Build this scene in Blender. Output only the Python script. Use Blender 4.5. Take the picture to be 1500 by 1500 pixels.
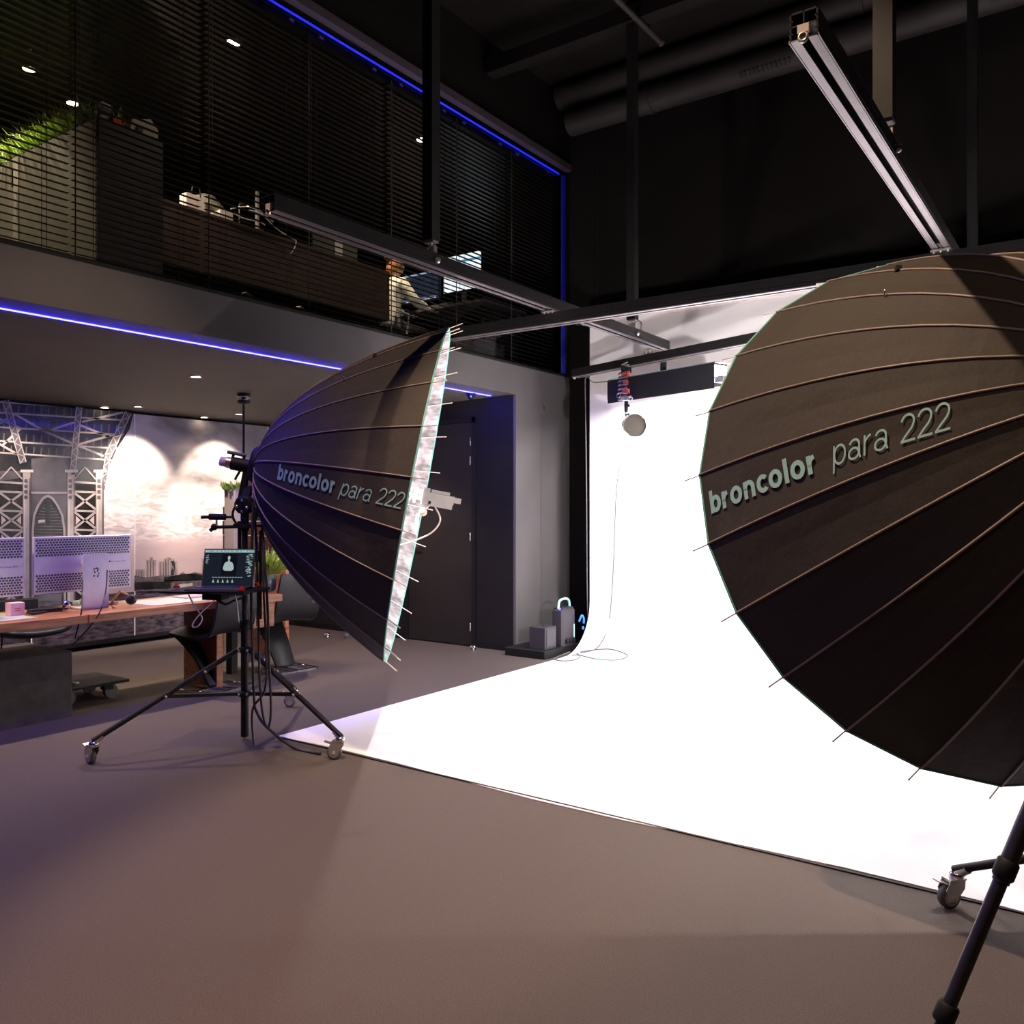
import bpy, bmesh, math, random
from mathutils import Vector, Matrix
V = Vector
PI = math.pi
random.seed(7)
S = bpy.context.scene
COL = S.collection
for o in list(bpy.data.objects): bpy.data.objects.remove(o)

# ------------------------------------------------------------------ camera
CX, SX = 0.576, 0.8175            # forward = (-CX, SX), right = (SX, CX)
FPX, HOR, EYE = 1244.0, 742.0, 1.45
cd = bpy.data.cameras.new('camera'); cam = bpy.data.objects.new('camera', cd); COL.objects.link(cam)
cam.location = (0, 0, EYE); cam.rotation_euler = (PI/2, 0, math.atan2(CX, SX))
cd.sensor_width = 36; cd.lens = 36*FPX/1500; cd.shift_y = -(750-HOR)/1500; cd.clip_start = .05; cd.clip_end = 60
S.camera = cam
# ------------------------------------------------------------------ world, exposure
w = bpy.data.worlds.new('world'); S.world = w; w.use_nodes = True
w.node_tree.nodes['Background'].inputs[0].default_value = (.9, .8, .75, 1)
w.node_tree.nodes['Background'].inputs[1].default_value = .0
S.view_settings.view_transform = 'Standard'; S.view_settings.look = 'None'
S.view_settings.gamma = 1; S.view_settings.use_curve_mapping = False
S.view_settings.exposure = 0.0
S.cycles.use_denoising = True
S.cycles.max_bounces = 8; S.cycles.diffuse_bounces = 4; S.cycles.glossy_bounces = 4
S.cycles.sample_clamp_indirect = 6

# ------------------------------------------------------------------ lights of the room, plus a few added fills
def light(name, kind, loc, energy, color=(1, .8, .6), target=None, **k):
    d = bpy.data.lights.new(name, kind); d.energy = energy; d.color = color
    for a, b in k.items(): setattr(d, a, b)
    o = bpy.data.objects.new(name, d); COL.objects.link(o); o.location = loc
    if target is not None:
        o.rotation_euler = (V(target)-V(loc)).to_track_quat('-Z', 'Y').to_euler()
    return o
WARM = (1, .70, .48)
def cw(lat, dep, z=None):         # camera-relative ground coordinates to room coordinates
    x, y = SX*lat-CX*dep, CX*lat+SX*dep
    return V((x, y)) if z is None else V((x, y, z))
# studio ceiling spotlights (above the frame)
SPOTS = [((-3.45, 2.0, 5.45), (-3.75, 2.9, 0), 400, 56), ((-2.35, 2.15, 5.45), (-1.0, 3.1, .5), 1050, 66),
         ((.4, .2, 5.45), (-.7, 1.9, 0), 150, 70), ((-1.6, -1.6, 5.45), (-1.9, .5, 0), 100, 74)]
for i, (l, t, e, a) in enumerate(SPOTS):
    light('ceiling_spot_beam', 'SPOT', l, e, WARM, t, spot_size=math.radians(a), spot_blend=.35, shadow_soft_size=.03)
# recess wall washers and downlights
WASH = [(-7.85, 3.75), (-7.85, 4.95), (-7.8, 6.0)]
for (x, y), e in zip(WASH, (70, 210, 250)):
    light('wall_washer_beam', 'SPOT', (x, y, 2.42), e, (1, .83, .70), (-8.45, y+.06, 1.55), spot_size=math.radians(72), spot_blend=.55, shadow_soft_size=.03)
for x, y, e in ((-8.2, 4.6, 14), (-8.15, 5.75, 14), (-6.1, 4.15, 190), (-6.1, 2.2, 160), (-6.3, 6.1, 150), (-7.3, 3.0, 45)):
    light('recess_downlight_beam', 'SPOT', (x, y, 2.43), e, (1, .78, .58), (x, y, 0), spot_size=math.radians(115), spot_blend=.8, shadow_soft_size=.04)
MEZZ = [(-7.2, 3.39), (-7.5, 3.9), (-5.5, 4.1), (-5.47, 6.24)]
for (x, y), e in zip(MEZZ, (40, 330, 30, 40)):
    light('mezzanine_downlight_beam', 'SPOT', (x, y, 4.99), e, (1, .8, .55), (x, y, 0), spot_size=math.radians(120), spot_blend=.7, shadow_soft_size=.04)
light('desk_spot_beam', 'SPOT', (-6.3, 6.4, 4.99), 130, (1, .84, .62), (-6.55, 6.95, 3.9), spot_size=math.radians(50), spot_blend=.5, shadow_soft_size=.04)

light('cabinet_fill_light', 'SPOT', (-6.6, 1.7, 4.99), 30, (1, .8, .55), (-6.7, 3.1, 3.6), spot_size=math.radians(75), spot_blend=.6, shadow_soft_size=.04)  # added fill without a fixture, brightens the cabinet doors
light('mezzanine_desk_fill', 'SPOT', (-5.7, 3.3, 4.99), 70, (1, .82, .66), (-6.12, 4.0, 3.9), spot_size=math.radians(34), spot_blend=.5, shadow_soft_size=.04)  # extra light put in to lift the tote on the desk, no fitting there
light('grass_fill_light', 'SPOT', (-6.9, 2.98, 4.99), 300, (1, .92, .6), (-6.9, 3.25, 4.15), spot_size=math.radians(104), spot_blend=.5, shadow_soft_size=.04)  # unseen spot added so the grass is lit from the front
light('task_lamp_glow', 'POINT', (-6.4, 3.80, 3.98), 3, (1, .75, .5), shadow_soft_size=.02)  # added point light away from any lamp, warms the slat undersides
# ------------------------------------------------------------------ pixel to plane helpers (photo measurement)
def ray(px, py):
    l = (px-750)/FPX; u = (HOR-py)/FPX
    return V((-CX+SX*l, SX+CX*l, u))
EY = V((0, 0, EYE))
def at_x(px, py, x): r = ray(px, py); return EY+r*(x/r.x)
def at_y(px, py, y): r = ray(px, py); return EY+r*(y/r.y)
def at_z(px, py, z): r = ray(px, py); return EY+r*((z-EYE)/r.z)
def at_d(px, py, d): return EY+ray(px, py)*d

# ------------------------------------------------------------------ materials
def mat(name, col, rough=.6, metal=0, emit=None, es=1, noise=None, bump=None, coat=0, spec=None, trans=0, alpha=1):
    m = bpy.data.materials.new(name); m.use_nodes = True; nt = m.node_tree; b = nt.nodes['Principled BSDF']
    b.inputs['Base Color'].default_value = (*col, 1); b.inputs['Roughness'].default_value = rough
    b.inputs['Metallic'].default_value = metal
    if spec is not None: b.inputs['Specular IOR Level'].default_value = spec
    if coat: b.inputs['Coat Weight'].default_value = coat; b.inputs['Coat Roughness'].default_value = .06
    if trans: b.inputs['Transmission Weight'].default_value = trans
    if alpha < 1: b.inputs['Alpha'].default_value = alpha
    if emit: b.inputs['Emission Color'].default_value = (*emit, 1); b.inputs['Emission Strength'].default_value = es
    tc = None
    if noise or bump: tc = nt.nodes.new('ShaderNodeTexCoord')
    if noise:                      # (scale, col2, [stretch xyz], [detail])
        mp = nt.nodes.new('ShaderNodeMapping'); nt.links.new(tc.outputs['Object'], mp.inputs[0])
        if len(noise) > 2: mp.inputs['Scale'].default_value = noise[2]
        n = nt.nodes.new('ShaderNodeTexNoise'); n.inputs['Scale'].default_value = noise[0]; n.inputs['Detail'].default_value = noise[3] if len(noise) > 3 else 5
        r = nt.nodes.new('ShaderNodeValToRGB'); lo, hi = (noise[4] if len(noise) > 4 else (.35, .65))
        r.color_ramp.elements[0].position = lo; r.color_ramp.elements[1].position = hi
        r.color_ramp.elements[0].color = (*col, 1); r.color_ramp.elements[1].color = (*noise[1], 1)
        nt.links.new(mp.outputs[0], n.inputs[0]); nt.links.new(n.outputs[0], r.inputs[0]); nt.links.new(r.outputs[0], b.inputs['Base Color'])
    if bump:                       # (scale, strength, distance)
        n2 = nt.nodes.new('ShaderNodeTexNoise'); n2.inputs['Scale'].default_value = bump[0]; n2.inputs['Detail'].default_value = 4
        if len(bump) > 3:
            mp2 = nt.nodes.new('ShaderNodeMapping'); mp2.inputs['Scale'].default_value = bump[3]
            nt.links.new(tc.outputs['Object'], mp2.inputs[0]); nt.links.new(mp2.outputs[0], n2.inputs[0])
        else: nt.links.new(tc.outputs['Object'], n2.inputs[0])
        bp = nt.nodes.new('ShaderNodeBump'); bp.inputs['Strength'].default_value = bump[1]; bp.inputs['Distance'].default_value = bump[2]
        nt.links.new(n2.outputs[0], bp.inputs['Height']); nt.links.new(bp.outputs[0], b.inputs['Normal'])
    return m
M = dict(
 floor=mat('floor_carpet', (.072, .056, .047), .75, noise=(200, (.105, .083, .072), (1, 1, 1), 3), bump=(420, .35, .003), spec=.25),
 wall=mat('grey_plaster', (.088, .079, .083), .7, noise=(3, (.096, .088, .092)), bump=(90, .08, .002)),
 dark=mat('dark_wall_paint', (.011, .009, .010), .8, noise=(2, (.014, .012, .0125)), spec=.2),
 black_wall=mat('black_wall_paint', (.0075, .006, .0055), .85, noise=(2, (.0095, .0078, .007)), spec=.12),
 ceil=mat('recess_ceiling_paint', (.10, .088, .075), .8, noise=(4, (.11, .096, .082))),
 paper=mat('white_seamless_paper', (.86, .82, .83), .75, noise=(2, (.88, .85, .855)), spec=.2),
 black=mat('black_metal', (.014, .012, .010), .42, .1, noise=(30, (.018, .018, .02))),
 satin=mat('black_satin_paint', (.007, .007, .007), .6, 0, noise=(30, (.010, .010, .010)), spec=.25),
 profile=mat('anodised_rail', (.028, .026, .028), .4, .7, noise=(8, (.034, .031, .034), (1, 1, 1), 2)),
 lip=mat('rail_lip', (.24, .215, .23), .42, .8, noise=(9, (.28, .25, .27))),
 chrome=mat('chrome', (.75, .73, .72), .16, 1, noise=(20, (.8, .78, .77))),
 zinc=mat('zinc_plated_steel', (.55, .53, .5), .35, .9, noise=(40, (.62, .6, .56))),
 fabric=mat('umbrella_black_fabric', (.034, .029, .024), .72, noise=(60, (.042, .036, .03), (1, 1, 3)), bump=(9, .25, .02), spec=.2),
 silver=mat('umbrella_silver_lining', (.13, .115, .125), .5, .35, noise=(14, (.5, .47, .5), (1, 1, .5), 4), bump=(22, 1.0, .03, (1, 1, .35))),
 teal=mat('teal_piping', (.10, .38, .33), .6, noise=(40, (.13, .42, .37))),
 letter=mat('teal_grey_print', (.24, .44, .42), .6, noise=(60, (.27, .47, .45))),
 rib=mat('rib_sleeve', (.20, .15, .12), .5, noise=(40, (.24, .185, .15))),
 rod=mat('rib_rod', (.62, .52, .48), .3, .3, noise=(50, (.7, .6, .55))),
 rubber=mat('grey_rubber', (.09, .085, .08), .6, noise=(30, (.11, .1, .095))),
 lamp_grey=mat('lamp_housing', (.42, .40, .38), .4, noise=(20, (.46, .44, .42))),
 cable=mat('black_cable', (.015, .015, .018), .45, noise=(30, (.02, .02, .024))),
 grey_cable=mat('grey_cable', (.13, .11, .12), .5, noise=(30, (.16, .14, .15))),
 white_cable=mat('white_cable', (.6, .56, .62), .5, noise=(30, (.66, .62, .68))),
 leather=mat('black_leather', (.007, .007, .009), .45, noise=(30, (.011, .011, .013)), bump=(80, .2, .002), spec=.35),
 wood=mat('oiled_wood', (.22, .075, .028), .45, noise=(5, (.40, .165, .07), (8, .6, 8), 6), bump=(30, .1, .002)),
 wood_dark=mat('dark_wood', (.035, .02, .015), .5, noise=(5, (.055, .032, .024), (8, .6, 8), 6)),
 alu=mat('pale_aluminium', (.62, .55, .53), .45, .35, noise=(20, (.66, .6, .58))),
 hole=mat('dark_vent_holes', (.02, .018, .025), .6, noise=(40, (.03, .027, .035))),
 concrete=mat('dark_concrete', (.032, .027, .032), .8, noise=(12, (.048, .041, .046)), bump=(40, .3, .004)),
 grey_cab=mat('grey_cabinet', (.30, .265, .225), .6, noise=(5, (.33, .29, .25))),
 dark_cab=mat('charcoal_cabinet', (.05, .047, .044), .65, noise=(5, (.06, .056, .052))),
 cream=mat('cream_plastic', (.62, .53, .47), .5, noise=(8, (.68, .58, .52))),
 pink=mat('pink_paper', (.85, .42, .42), .6, noise=(10, (.9, .5, .5))),
 red=mat('red_anodised', (.5, .012, .01), .4, noise=(20, (.78, .05, .03))),
 leaf=mat('grass_green', (.17, .30, .03), .6, noise=(25, (.55, .66, .14), (1, 1, 1), 3)),
 leaf2=mat('fern_green', (.10, .22, .03), .6, noise=(25, (.3, .42, .08), (1, 1, 1), 3)),
 glass_mat=mat('pale_green_glass', (.55, .62, .5), .25, noise=(3, (.6, .66, .55))),
 vase=mat('smoked_vase_glass', (.25, .35, .3), .1, coat=.5, noise=(6, (.3, .4, .34))),
 blue_part=mat('blue_plastic', (.03, .25, .75), .4, noise=(20, (.05, .3, .8))),
 cyan_part=mat('pale_cyan_plastic', (.4, .75, .8), .4, noise=(20, (.45, .8, .85))),
 pack=mat('flash_pack_plastic', (.032, .028, .034), .5, noise=(20, (.04, .035, .042))),
 skin=mat('skin', (.52, .3, .21), .5, noise=(20, (.56, .34, .25))),
 hair=mat('auburn_hair', (.25, .09, .03), .5, noise=(60, (.42, .17, .06), (1, 1, 5))),
 shirt=mat('cream_shirt', (.75, .69, .56), .8, noise=(8, (.8, .74, .61)), bump=(14, .8, .03)),
 trousers=mat('dark_trousers', (.03, .03, .035), .8, noise=(20, (.04, .04, .045))),
 slat=mat('blind_slat', (.035, .030, .028), .4, .1, noise=(12, (.042, .037, .033))),
 door=mat('dark_door_paint', (.017, .014, .012), .55, noise=(3, (.021, .018, .0155)), spec=.3),
 led=mat('blue_led_strip', (.1, .1, .4), .5, emit=(.0065, .006, 1.0), es=150),
 led_dim=mat('blue_led_strip_dim', (.05, .05, .3), .5, emit=(.003, .014, 1.0), es=1.1),
 led_side=mat('blue_led_profile', (.02, .02, .2), .5, emit=(.0, .003, 1.0), es=.045),
 lens=mat('lit_lens', (.9, .85, .8), .4, emit=(1, .82, .62), es=26),
 lens_dim=mat('lit_lens_soft', (.9, .85, .8), .4, emit=(1, .8, .6), es=7),
 tube=mat('flash_tube', (1, 1, 1), .3, emit=(1, .93, .86), es=160),
 strip_emit=mat('strip_diffuser', (.9, .9, .9), .5, emit=(1, .95, .93), es=9),
 pilot=mat('blue_pilot_light', (.1, .1, .5), .4, emit=(.05, .05, 1), es=8),
)
# ------------------------------------------------------------------ mesh builder
class MB:
    def __init__(s): s.v = []; s.f = []; s.mi = []; s.sm = []
    def add(s, vs, fs, mi=0, sm=False):
        n = len(s.v); s.v += [V(a) for a in vs]
        for f in fs: s.f.append([i+n for i in f]); s.mi.append(mi); s.sm.append(sm)
        return s
    def box(s, lo, hi, mi=0):
        (a, b, c), (d, e, f) = lo, hi
        a, d = sorted((a, d)); b, e = sorted((b, e)); c, f = sorted((c, f))
        return s.add([(a,b,c),(d,b,c),(d,e,c),(a,e,c),(a,b,f),(d,b,f),(d,e,f),(a,e,f)],
                     [(3,2,1,0),(4,5,6,7),(0,1,5,4),(1,2,6,5),(2,3,7,6),(3,0,4,7)], mi)
    def cbox(s, c, size, R=None, mi=0):
        R = R or Matrix.Identity(3); c = V(c); h = V(size)/2
        vs = [c+R@V((x*h.x, y*h.y, z*h.z)) for z in (-1,1) for x, y in ((-1,-1),(1,-1),(1,1),(-1,1))]
        return s.add(vs, [(3,2,1,0),(4,5,6,7),(0,1,5,4),(1,2,6,5),(2,3,7,6),(3,0,4,7)], mi)
    def rbox(s, lo, hi, r=.01, mi=0):           # box with chamfered vertical edges and top
        (a,b,c),(d,e,f) = lo, hi
        pl = lambda k: [(a+k,b),(d-k,b),(d,b+k),(d,e-k),(d-k,e),(a+k,e),(a,e-k),(a,b+k)]
        pi = lambda k: [(a+k+r*.6,b+r*.6),(d-k-r*.6,b+r*.6),(d-r*.6,b+k+r*.6),(d-r*.6,e-k-r*.6),(d-k-r*.6,e-r*.6),(a+k+r*.6,e-r*.6),(a+r*.6,e-k-r*.6),(a+r*.6,b+k+r*.6)]
        vs = [(x,y,c) for x,y in pl(r)]+[(x,y,f-r*.6) for x,y in pl(r)]+[(x,y,f) for x,y in pi(r)]
        fs = [list(range(7,-1,-1)), list(range(16,24))]
        for k in (0,8):
            for i in range(8): j=(i+1)%8; fs.append((k+i,k+j,k+8+j,k+8+i))
        return s.add(vs, fs, mi)
    def tube(s, p, q, r, n=10, r2=None, mi=0, caps=True):
        return s.poly([p, q], r, n, mi, caps, r2)
    def poly(s, pts, r, n=6, mi=0, caps=True, r2=None, closed=False):
        pts = [V(p) for p in pts]; m = len(pts); rings = []; up = None
        for i, p in enumerate(pts):
            if closed: t = pts[(i+1) % m]-pts[i-1]
            else: t = pts[min(i+1, m-1)]-pts[max(i-1, 0)]
            t.normalize()
            if up is None: up = V((0,0,1)) if abs(t.z) < .9 else V((1,0,0))
            a = t.cross(up); a.normalize(); b = a.cross(t); up = b
            rr = r if r2 is None else r+(r2-r)*i/(m-1)
            rings.append([p+a*math.cos(2*PI*k/n)*rr+b*math.sin(2*PI*k/n)*rr for k in range(n)])
        vs = [v for R in rings for v in R]; fs = []
        for i in range(m if closed else m-1):
            i2 = (i+1) % m
            for k in range(n): k2 = (k+1) % n; fs.append((i*n+k, i*n+k2, i2*n+k2, i2*n+k))
        s.add(vs, fs, mi, True)
        if caps and not closed: s.add(rings[0], [list(range(n))[::-1]], mi); s.add(rings[-1], [list(range(n))], mi)
        return s
    def lathe(s, prof, org=(0,0,0), axis=(0,0,1), n=20, mi=0, sm=True, cap=True):
        ax = V(axis).normalized(); a = ax.orthogonal().normalized(); b = ax.cross(a); org = V(org)
        vs = [org+ax*z+(a*math.cos(2*PI*k/n)+b*math.sin(2*PI*k/n))*r for r, z in prof for k in range(n)]; fs = []
        for i in range(len(prof)-1):
            for k in range(n): k2 = (k+1) % n; fs.append((i*n+k, i*n+k2, (i+1)*n+k2, (i+1)*n+k))
        s.add(vs, fs, mi, sm)
        if cap:
            s.add(vs[:n], [list(range(n))[::-1]], mi); s.add(vs[-n:], [list(range(n))], mi)
        return s
    def ball(s, c, r, n=12, mi=0, sc=(1,1,1), R=None):
        c = V(c); vs = []; fs = []; m = n//2; R = R or Matrix.Identity(3)
        for i in range(m+1):
            th = PI*i/m
            for k in range(n): ph = 2*PI*k/n; vs.append(c+R@V((r*sc[0]*math.sin(th)*math.cos(ph), r*sc[1]*math.sin(th)*math.sin(ph), r*sc[2]*math.cos(th))))
        for i in range(m):
            for k in range(n): k2=(k+1)%n; fs.append((i*n+k,(i+1)*n+k,(i+1)*n+k2,i*n+k2))
        return s.add(vs, fs, mi, True)
    def torus(s, c, R, r, axis=(0,0,1), n=24, m=6, mi=0):
        ax = V(axis).normalized(); a = ax.orthogonal().normalized(); b = ax.cross(a)
        return s.poly([V(c)+(a*math.cos(2*PI*k/n)+b*math.sin(2*PI*k/n))*R for k in range(n)], r, m, mi, closed=True)
    def build(s, name, mats, parent=None):
        off = OFF.get(parent.name, V()) if parent else V()
        me = bpy.data.meshes.new(name)
        me.from_pydata([v-off for v in s.v], [], s.f)
        for m_ in (mats if isinstance(mats, (list, tuple)) else [mats]): me.materials.append(m_)
        me.polygons.foreach_set('material_index', s.mi); me.polygons.foreach_set('use_smooth', s.sm)
        me.update()
        o = bpy.data.objects.new(name, me); COL.objects.link(o)
        if parent: o.parent = parent; OFF[o.name] = off
        return o
OFF = {}
def tag(o, label=None, cat=None, group=None, kind=None):
    for k, v in (('label', label), ('category', cat), ('group', group), ('kind', kind)):
        if v: o[k] = v
    return o
def thing(name, label, cat, loc=(0,0,0), group=None, rz=0, local=False):
    """Empty at the base of a thing. Parts are built in room coordinates unless local=True."""
    o = bpy.data.objects.new(name, None); COL.objects.link(o); o.empty_display_size = .1
    o.location = loc; o.rotation_euler = (0,0,rz); OFF[o.name] = V() if local else V(loc)
    return tag(o, label, cat, group)
def struct(name, mb, m, parent=None, kind='structure'):
    o = mb.build(name, m, parent)
    if not parent: o['kind'] = kind
    return o
def copy_tree(o, parent=None):
    c = o.copy(); COL.objects.link(c)
    if parent: c.parent = parent
    OFF[c.name] = OFF.get(o.name, V())
    for ch in list(o.children): copy_tree(ch, c)
    return c
def text_mesh(body, size=1.0, offset=0.0, shear=0.0, align='LEFT', spacing=1.0):
    c = bpy.data.curves.new('lettering', 'FONT'); c.body = body; c.size = size; c.offset = offset; c.shear = shear
    c.align_x = align; c.space_character = spacing; c.resolution_u = 4; c.fill_mode = 'FRONT'
    o = bpy.data.objects.new('lettering', c); COL.objects.link(o); bpy.context.view_layer.update()
    dg = bpy.context.evaluated_depsgraph_get(); me = bpy.data.meshes.new_from_object(o.evaluated_get(dg))
    bpy.data.objects.remove(o); bpy.data.curves.remove(c)
    return [V(v.co) for v in me.vertices], [list(p.vertices) for p in me.polygons]
def bez(p, n=16):                   # Catmull-Rom through points
    p = [V(a) for a in p]; q = [p[0]]+p+[p[-1]]; out = []
    for i in range(1, len(q)-2):
        a,b,c,d = q[i-1:i+3]
        for k in range(n):
            t = k/n; out.append(.5*((2*b)+(c-a)*t+(2*a-5*b+4*c-d)*t*t+(3*b-a-3*c+d)*t**3))
    return out+[p[-1]]

# ================================================================== SETTING
MX = -4.85                           # plane of the mezzanine front
YB = 7.98                            # back wall
ZC = 5.9
SOF = 2.57
struct('floor', MB().box((-9.2, -4.2, -.1), (4.6, 9.6, 0)), M['floor'])
struct('ceiling', MB().box((-9.2, -4.2, ZC), (4.6, 9.6, ZC+.1)), M['black_wall'])
struct('wall_back', MB().box((MX-.12, YB, 0), (4.6, YB+.15, ZC)), M['black_wall'])
struct('wall_right', MB().box((4.5, -4.2, 0), (4.6, YB, ZC)), M['black_wall'])
struct('wall_front', MB().box((-9.2, -4.2, 0), (4.6, -4.1, ZC)), M['black_wall'])
# panel joints on the back wall
for i, px in enumerate((876, 1000)):
    p = at_y(px, 400, YB)
    if i == 0: struct('trim_1', MB().box((p.x-.008, YB-.01, 0), (p.x+.008, YB, 5.3)), M['satin'])
# pillar and fascia of the mezzanine front
YD = 6.95                            # end wall of the recess
struct('wall_left', MB().box((MX-.03, YD+.0, 0), (MX, 7.40, 2.86)).box((MX-.03, 7.412, 0), (MX, YB, 2.86)).box((MX-.028, 7.39, 0), (MX-.006, 7.42, 2.86)), M['wall'])
struct('wall_recess_end', MB().box((-8.7, YD, 0), (-6.30, YD+.1, 2.6)).box((-6.30, YD, 2.335), (-5.38, YD+.1, 2.6)).box((-5.38, YD-.001, 0), (MX-.031, YD+.1, 2.6)), M['dark'])
struct('wall_fascia', MB().box((MX-.16, -4.1, SOF), (MX, YD, 2.86)), M['wall'])
# slightly falling recess ceiling
struct('ceiling_recess', MB().add([(MX-.16,-4.1,SOF),(MX-.16,YD,SOF),(-8.7,YD,2.45),(-8.7,-4.1,2.45),
        (MX-.16,-4.1,2.86),(MX-.16,YD,2.86),(-8.7,YD,2.86),(-8.7,-4.1,2.86)],
        [(0,3,2,1)[::-1],(4,5,6,7),(0,1,5,4),(1,2,6,5),(2,3,7,6),(3,0,4,7)]), M['ceil'])
struct('wall_recess_rear', MB().box((-8.7, -4.1, 0), (-8.5, YD, 2.6)), M['dark'])
struct('baseboard_recess', MB().box((-8.5, YD-.018, 0), (-6.34, YD, .07)).box((-5.36, YD-.018, 0), (MX, YD, .07)), M['satin'])
struct('baseboard_pillar', MB().box((MX, YD-.018, 0), (MX+.012, YB, .06)), M['satin'])
d = struct('door_1', MB().box((-6.27, YD-.012, .012), (-5.40, YD+.03, 2.32)), M['door'])
struct('door_frame', MB().box((-6.33, YD-.02, 0), (-6.275, YD+.02, 2.37)).box((-5.395, YD-.02, 0), (-5.36, YD+.02, 2.37)).box((-6.33, YD-.02, 2.325), (-5.36, YD+.02, 2.37)), M['satin'], d)
for py in (647, 675, 786, 918):
    z = at_y(687, py, YD).z
    MB().tube((-5.41, YD-.022, z-.045), (-5.41, YD-.022, z+.045), .009).build('hinge', M['chrome'], d)
MB().tube((-6.2, YD-.05, 1.02), (-6.08, YD-.05, 1.02), .009).tube((-6.2, YD-.05, 1.02), (-6.2, YD-.01, 1.02), .009).build('door_handle', M['chrome'], d)
# mezzanine room
struct('floor_mezzanine', MB().box((-9.2, -4.1, 2.862), (MX-.161, 9.6, 2.87)), M['dark'])
struct('ceiling_mezzanine', MB().box((-9.2, -4.1, 5.02), (MX-.09, 9.6, 5.1)), M['black_wall'])
struct('wall_above_window', MB().box((MX-.1, -4.1, 5.13), (MX, YB, ZC)), M['black_wall'])
struct('trim_2', MB().box((MX-.02, -4.1, 5.10), (MX+.05, YB-.04, 5.17)), mat('purple_lit_trim', (.06, .045, .055), .5, noise=(6, (.07, .052, .063))))  # purple light falling on the trim is put into its colour
struct('wall_mezzanine_rear', MB().box((-9.2, -4.1, 2.93), (-9.1, 9.6, 5.02)), M['dark'])
struct('wall_mezzanine_end', MB().box((-9.2, 9.5, 2.93), (MX-.1, 9.6, 5.02)), M['black_wall'])
struct('wall_mezzanine_side', MB().box((MX-.1, YB, 2.86), (MX, 9.6, 5.13)), M['black_wall'])
wd = struct('window_1', MB().box((MX-.06, -.5, 2.86), (MX, YB, 2.885)).box((MX-.06, YB-.07, 2.885), (MX, YB, 5.1)), M['satin'])
glass = mat('window_glass', (1, 1, 1), .02, noise=None)
nt = glass.node_tree; g = nt.nodes.new('ShaderNodeBsdfGlossy'); g.inputs['Roughness'].default_value = .02
t_ = nt.nodes.new('ShaderNodeBsdfTransparent'); t_.inputs[0].default_value = (.93, .93, .93, 1)
mx = nt.nodes.new('ShaderNodeMixShader'); lw = nt.nodes.new('ShaderNodeLayerWeight'); lw.inputs[0].default_value = .12
nt.links.new(lw.outputs['Fresnel'], mx.inputs[0]); nt.links.new(t_.outputs[0], mx.inputs[1]); nt.links.new(g.outputs[0], mx.inputs[2])
nt.links.new(mx.outputs[0], nt.nodes['Material Output'].inputs['Surface'])
BY = [MX*0+y for y in (.83, 1.69, 2.56, 3.45, 4.31, 5.20, 6.06, 6.93, 7.80)]
for a, b in zip(BY[:-1], BY[1:]):
    MB().box((MX-.034, a+.004, 2.885), (MX-.028, b-.004, 5.1)).build('pane', glass, wd)
for i, y in enumerate(BY[1:-1]):
    MB().box((MX-.045, y-.0025, 2.885), (MX-.038, y+.0025, 5.0)).build('mullion', mat('mullion_metal', (.10, .085, .075), .4, .3, noise=(9, (.13, .11, .095))) if i == 0 else bpy.data.materials['mullion_metal'], wd)
MB().box((MX-.03, YB-.13, 2.90), (MX-.012, YB-.07, 5.05)).build('side_light', M['led_side'], wd)
# ------------------------------------------------------------------ blinds
def make_blind(wd_):
    r = thing('venetian_blind', 'x', 'blind', local=True)
    s = MB().add([(x_, y_, z_-x_*.135) for x_, y_, z_ in ((-.0215,0,0),(0,0,.003),(.0215,0,0),(-.0215,wd_,0),(0,wd_,.003),(.0215,wd_,0),(-.0215,0,-.001),(0,0,.002),(.0215,0,-.001),(-.0215,wd_,-.001),(0,wd_,.002),(.0215,wd_,-.001))],
        [(0,1,4,3),(1,2,5,4),(6,9,10,7),(7,10,11,8),(2,8,11,5),(0,3,9,6),(0,6,7,1),(1,7,8,2),(3,4,10,9),(4,5,11,10)])
    first = None; z = .03; k = 0
    while z < 2.06:
        if first is None: first = s.build('slat', M['slat'], r); first.location.z = z
        else:
            c = first.copy(); COL.objects.link(c); c.location.z = z
        z += .0425; k += 1
    MB().box((-.028,0,2.085),(.028,wd_,2.115)).build('headrail', M['satin'], r)
    MB().box((-.025,0,0),(.025,wd_,.012)).build('bottom_rail', M['satin'], r)
    for y in (.14, wd_-.14):
        MB().box((-.029,y-.0015,.01),(-.027,y+.0015,2.1)).box((.027,y-.0015,.01),(.029,y+.0015,2.1)).build('ladder_cord', M['cable'], r)
        MB().box((-.032,y-.02,2.115),(.032,y+.02,2.135)).build('bracket', M['zinc'], r)
    MB().tube((.036, .03, 1.0), (.036, .03, 2.1), .0025, 6).build('wand', M['rubber'], r)
    return r
BL = ['leftmost', 'second from the left', 'third from the left', 'fourth from the left', 'fifth from the left', 'third from the right', 'second from the right', 'rightmost']
BW = ['at the left edge of the frame, before the green planting', 'before the grey cabinet with grass on top', 'before the charcoal cabinet side and pink tote', 'before the cabled desk',
      'before the back of the dark display', 'before the seated person', 'before the brightly lit screen', 'beside the dark back wall corner']
b0 = make_blind(.85)
for i, (a, b) in enumerate(zip(BY[:-1], BY[1:])):
    b_ = b0 if i == 0 else copy_tree(b0)
    b_.location = (MX-.10, a+.012, 2.90)
    tag(b_, 'black horizontal-slat blind %s, upper window' % BW[i], 'blind', 'blinds along the mezzanine window')
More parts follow.
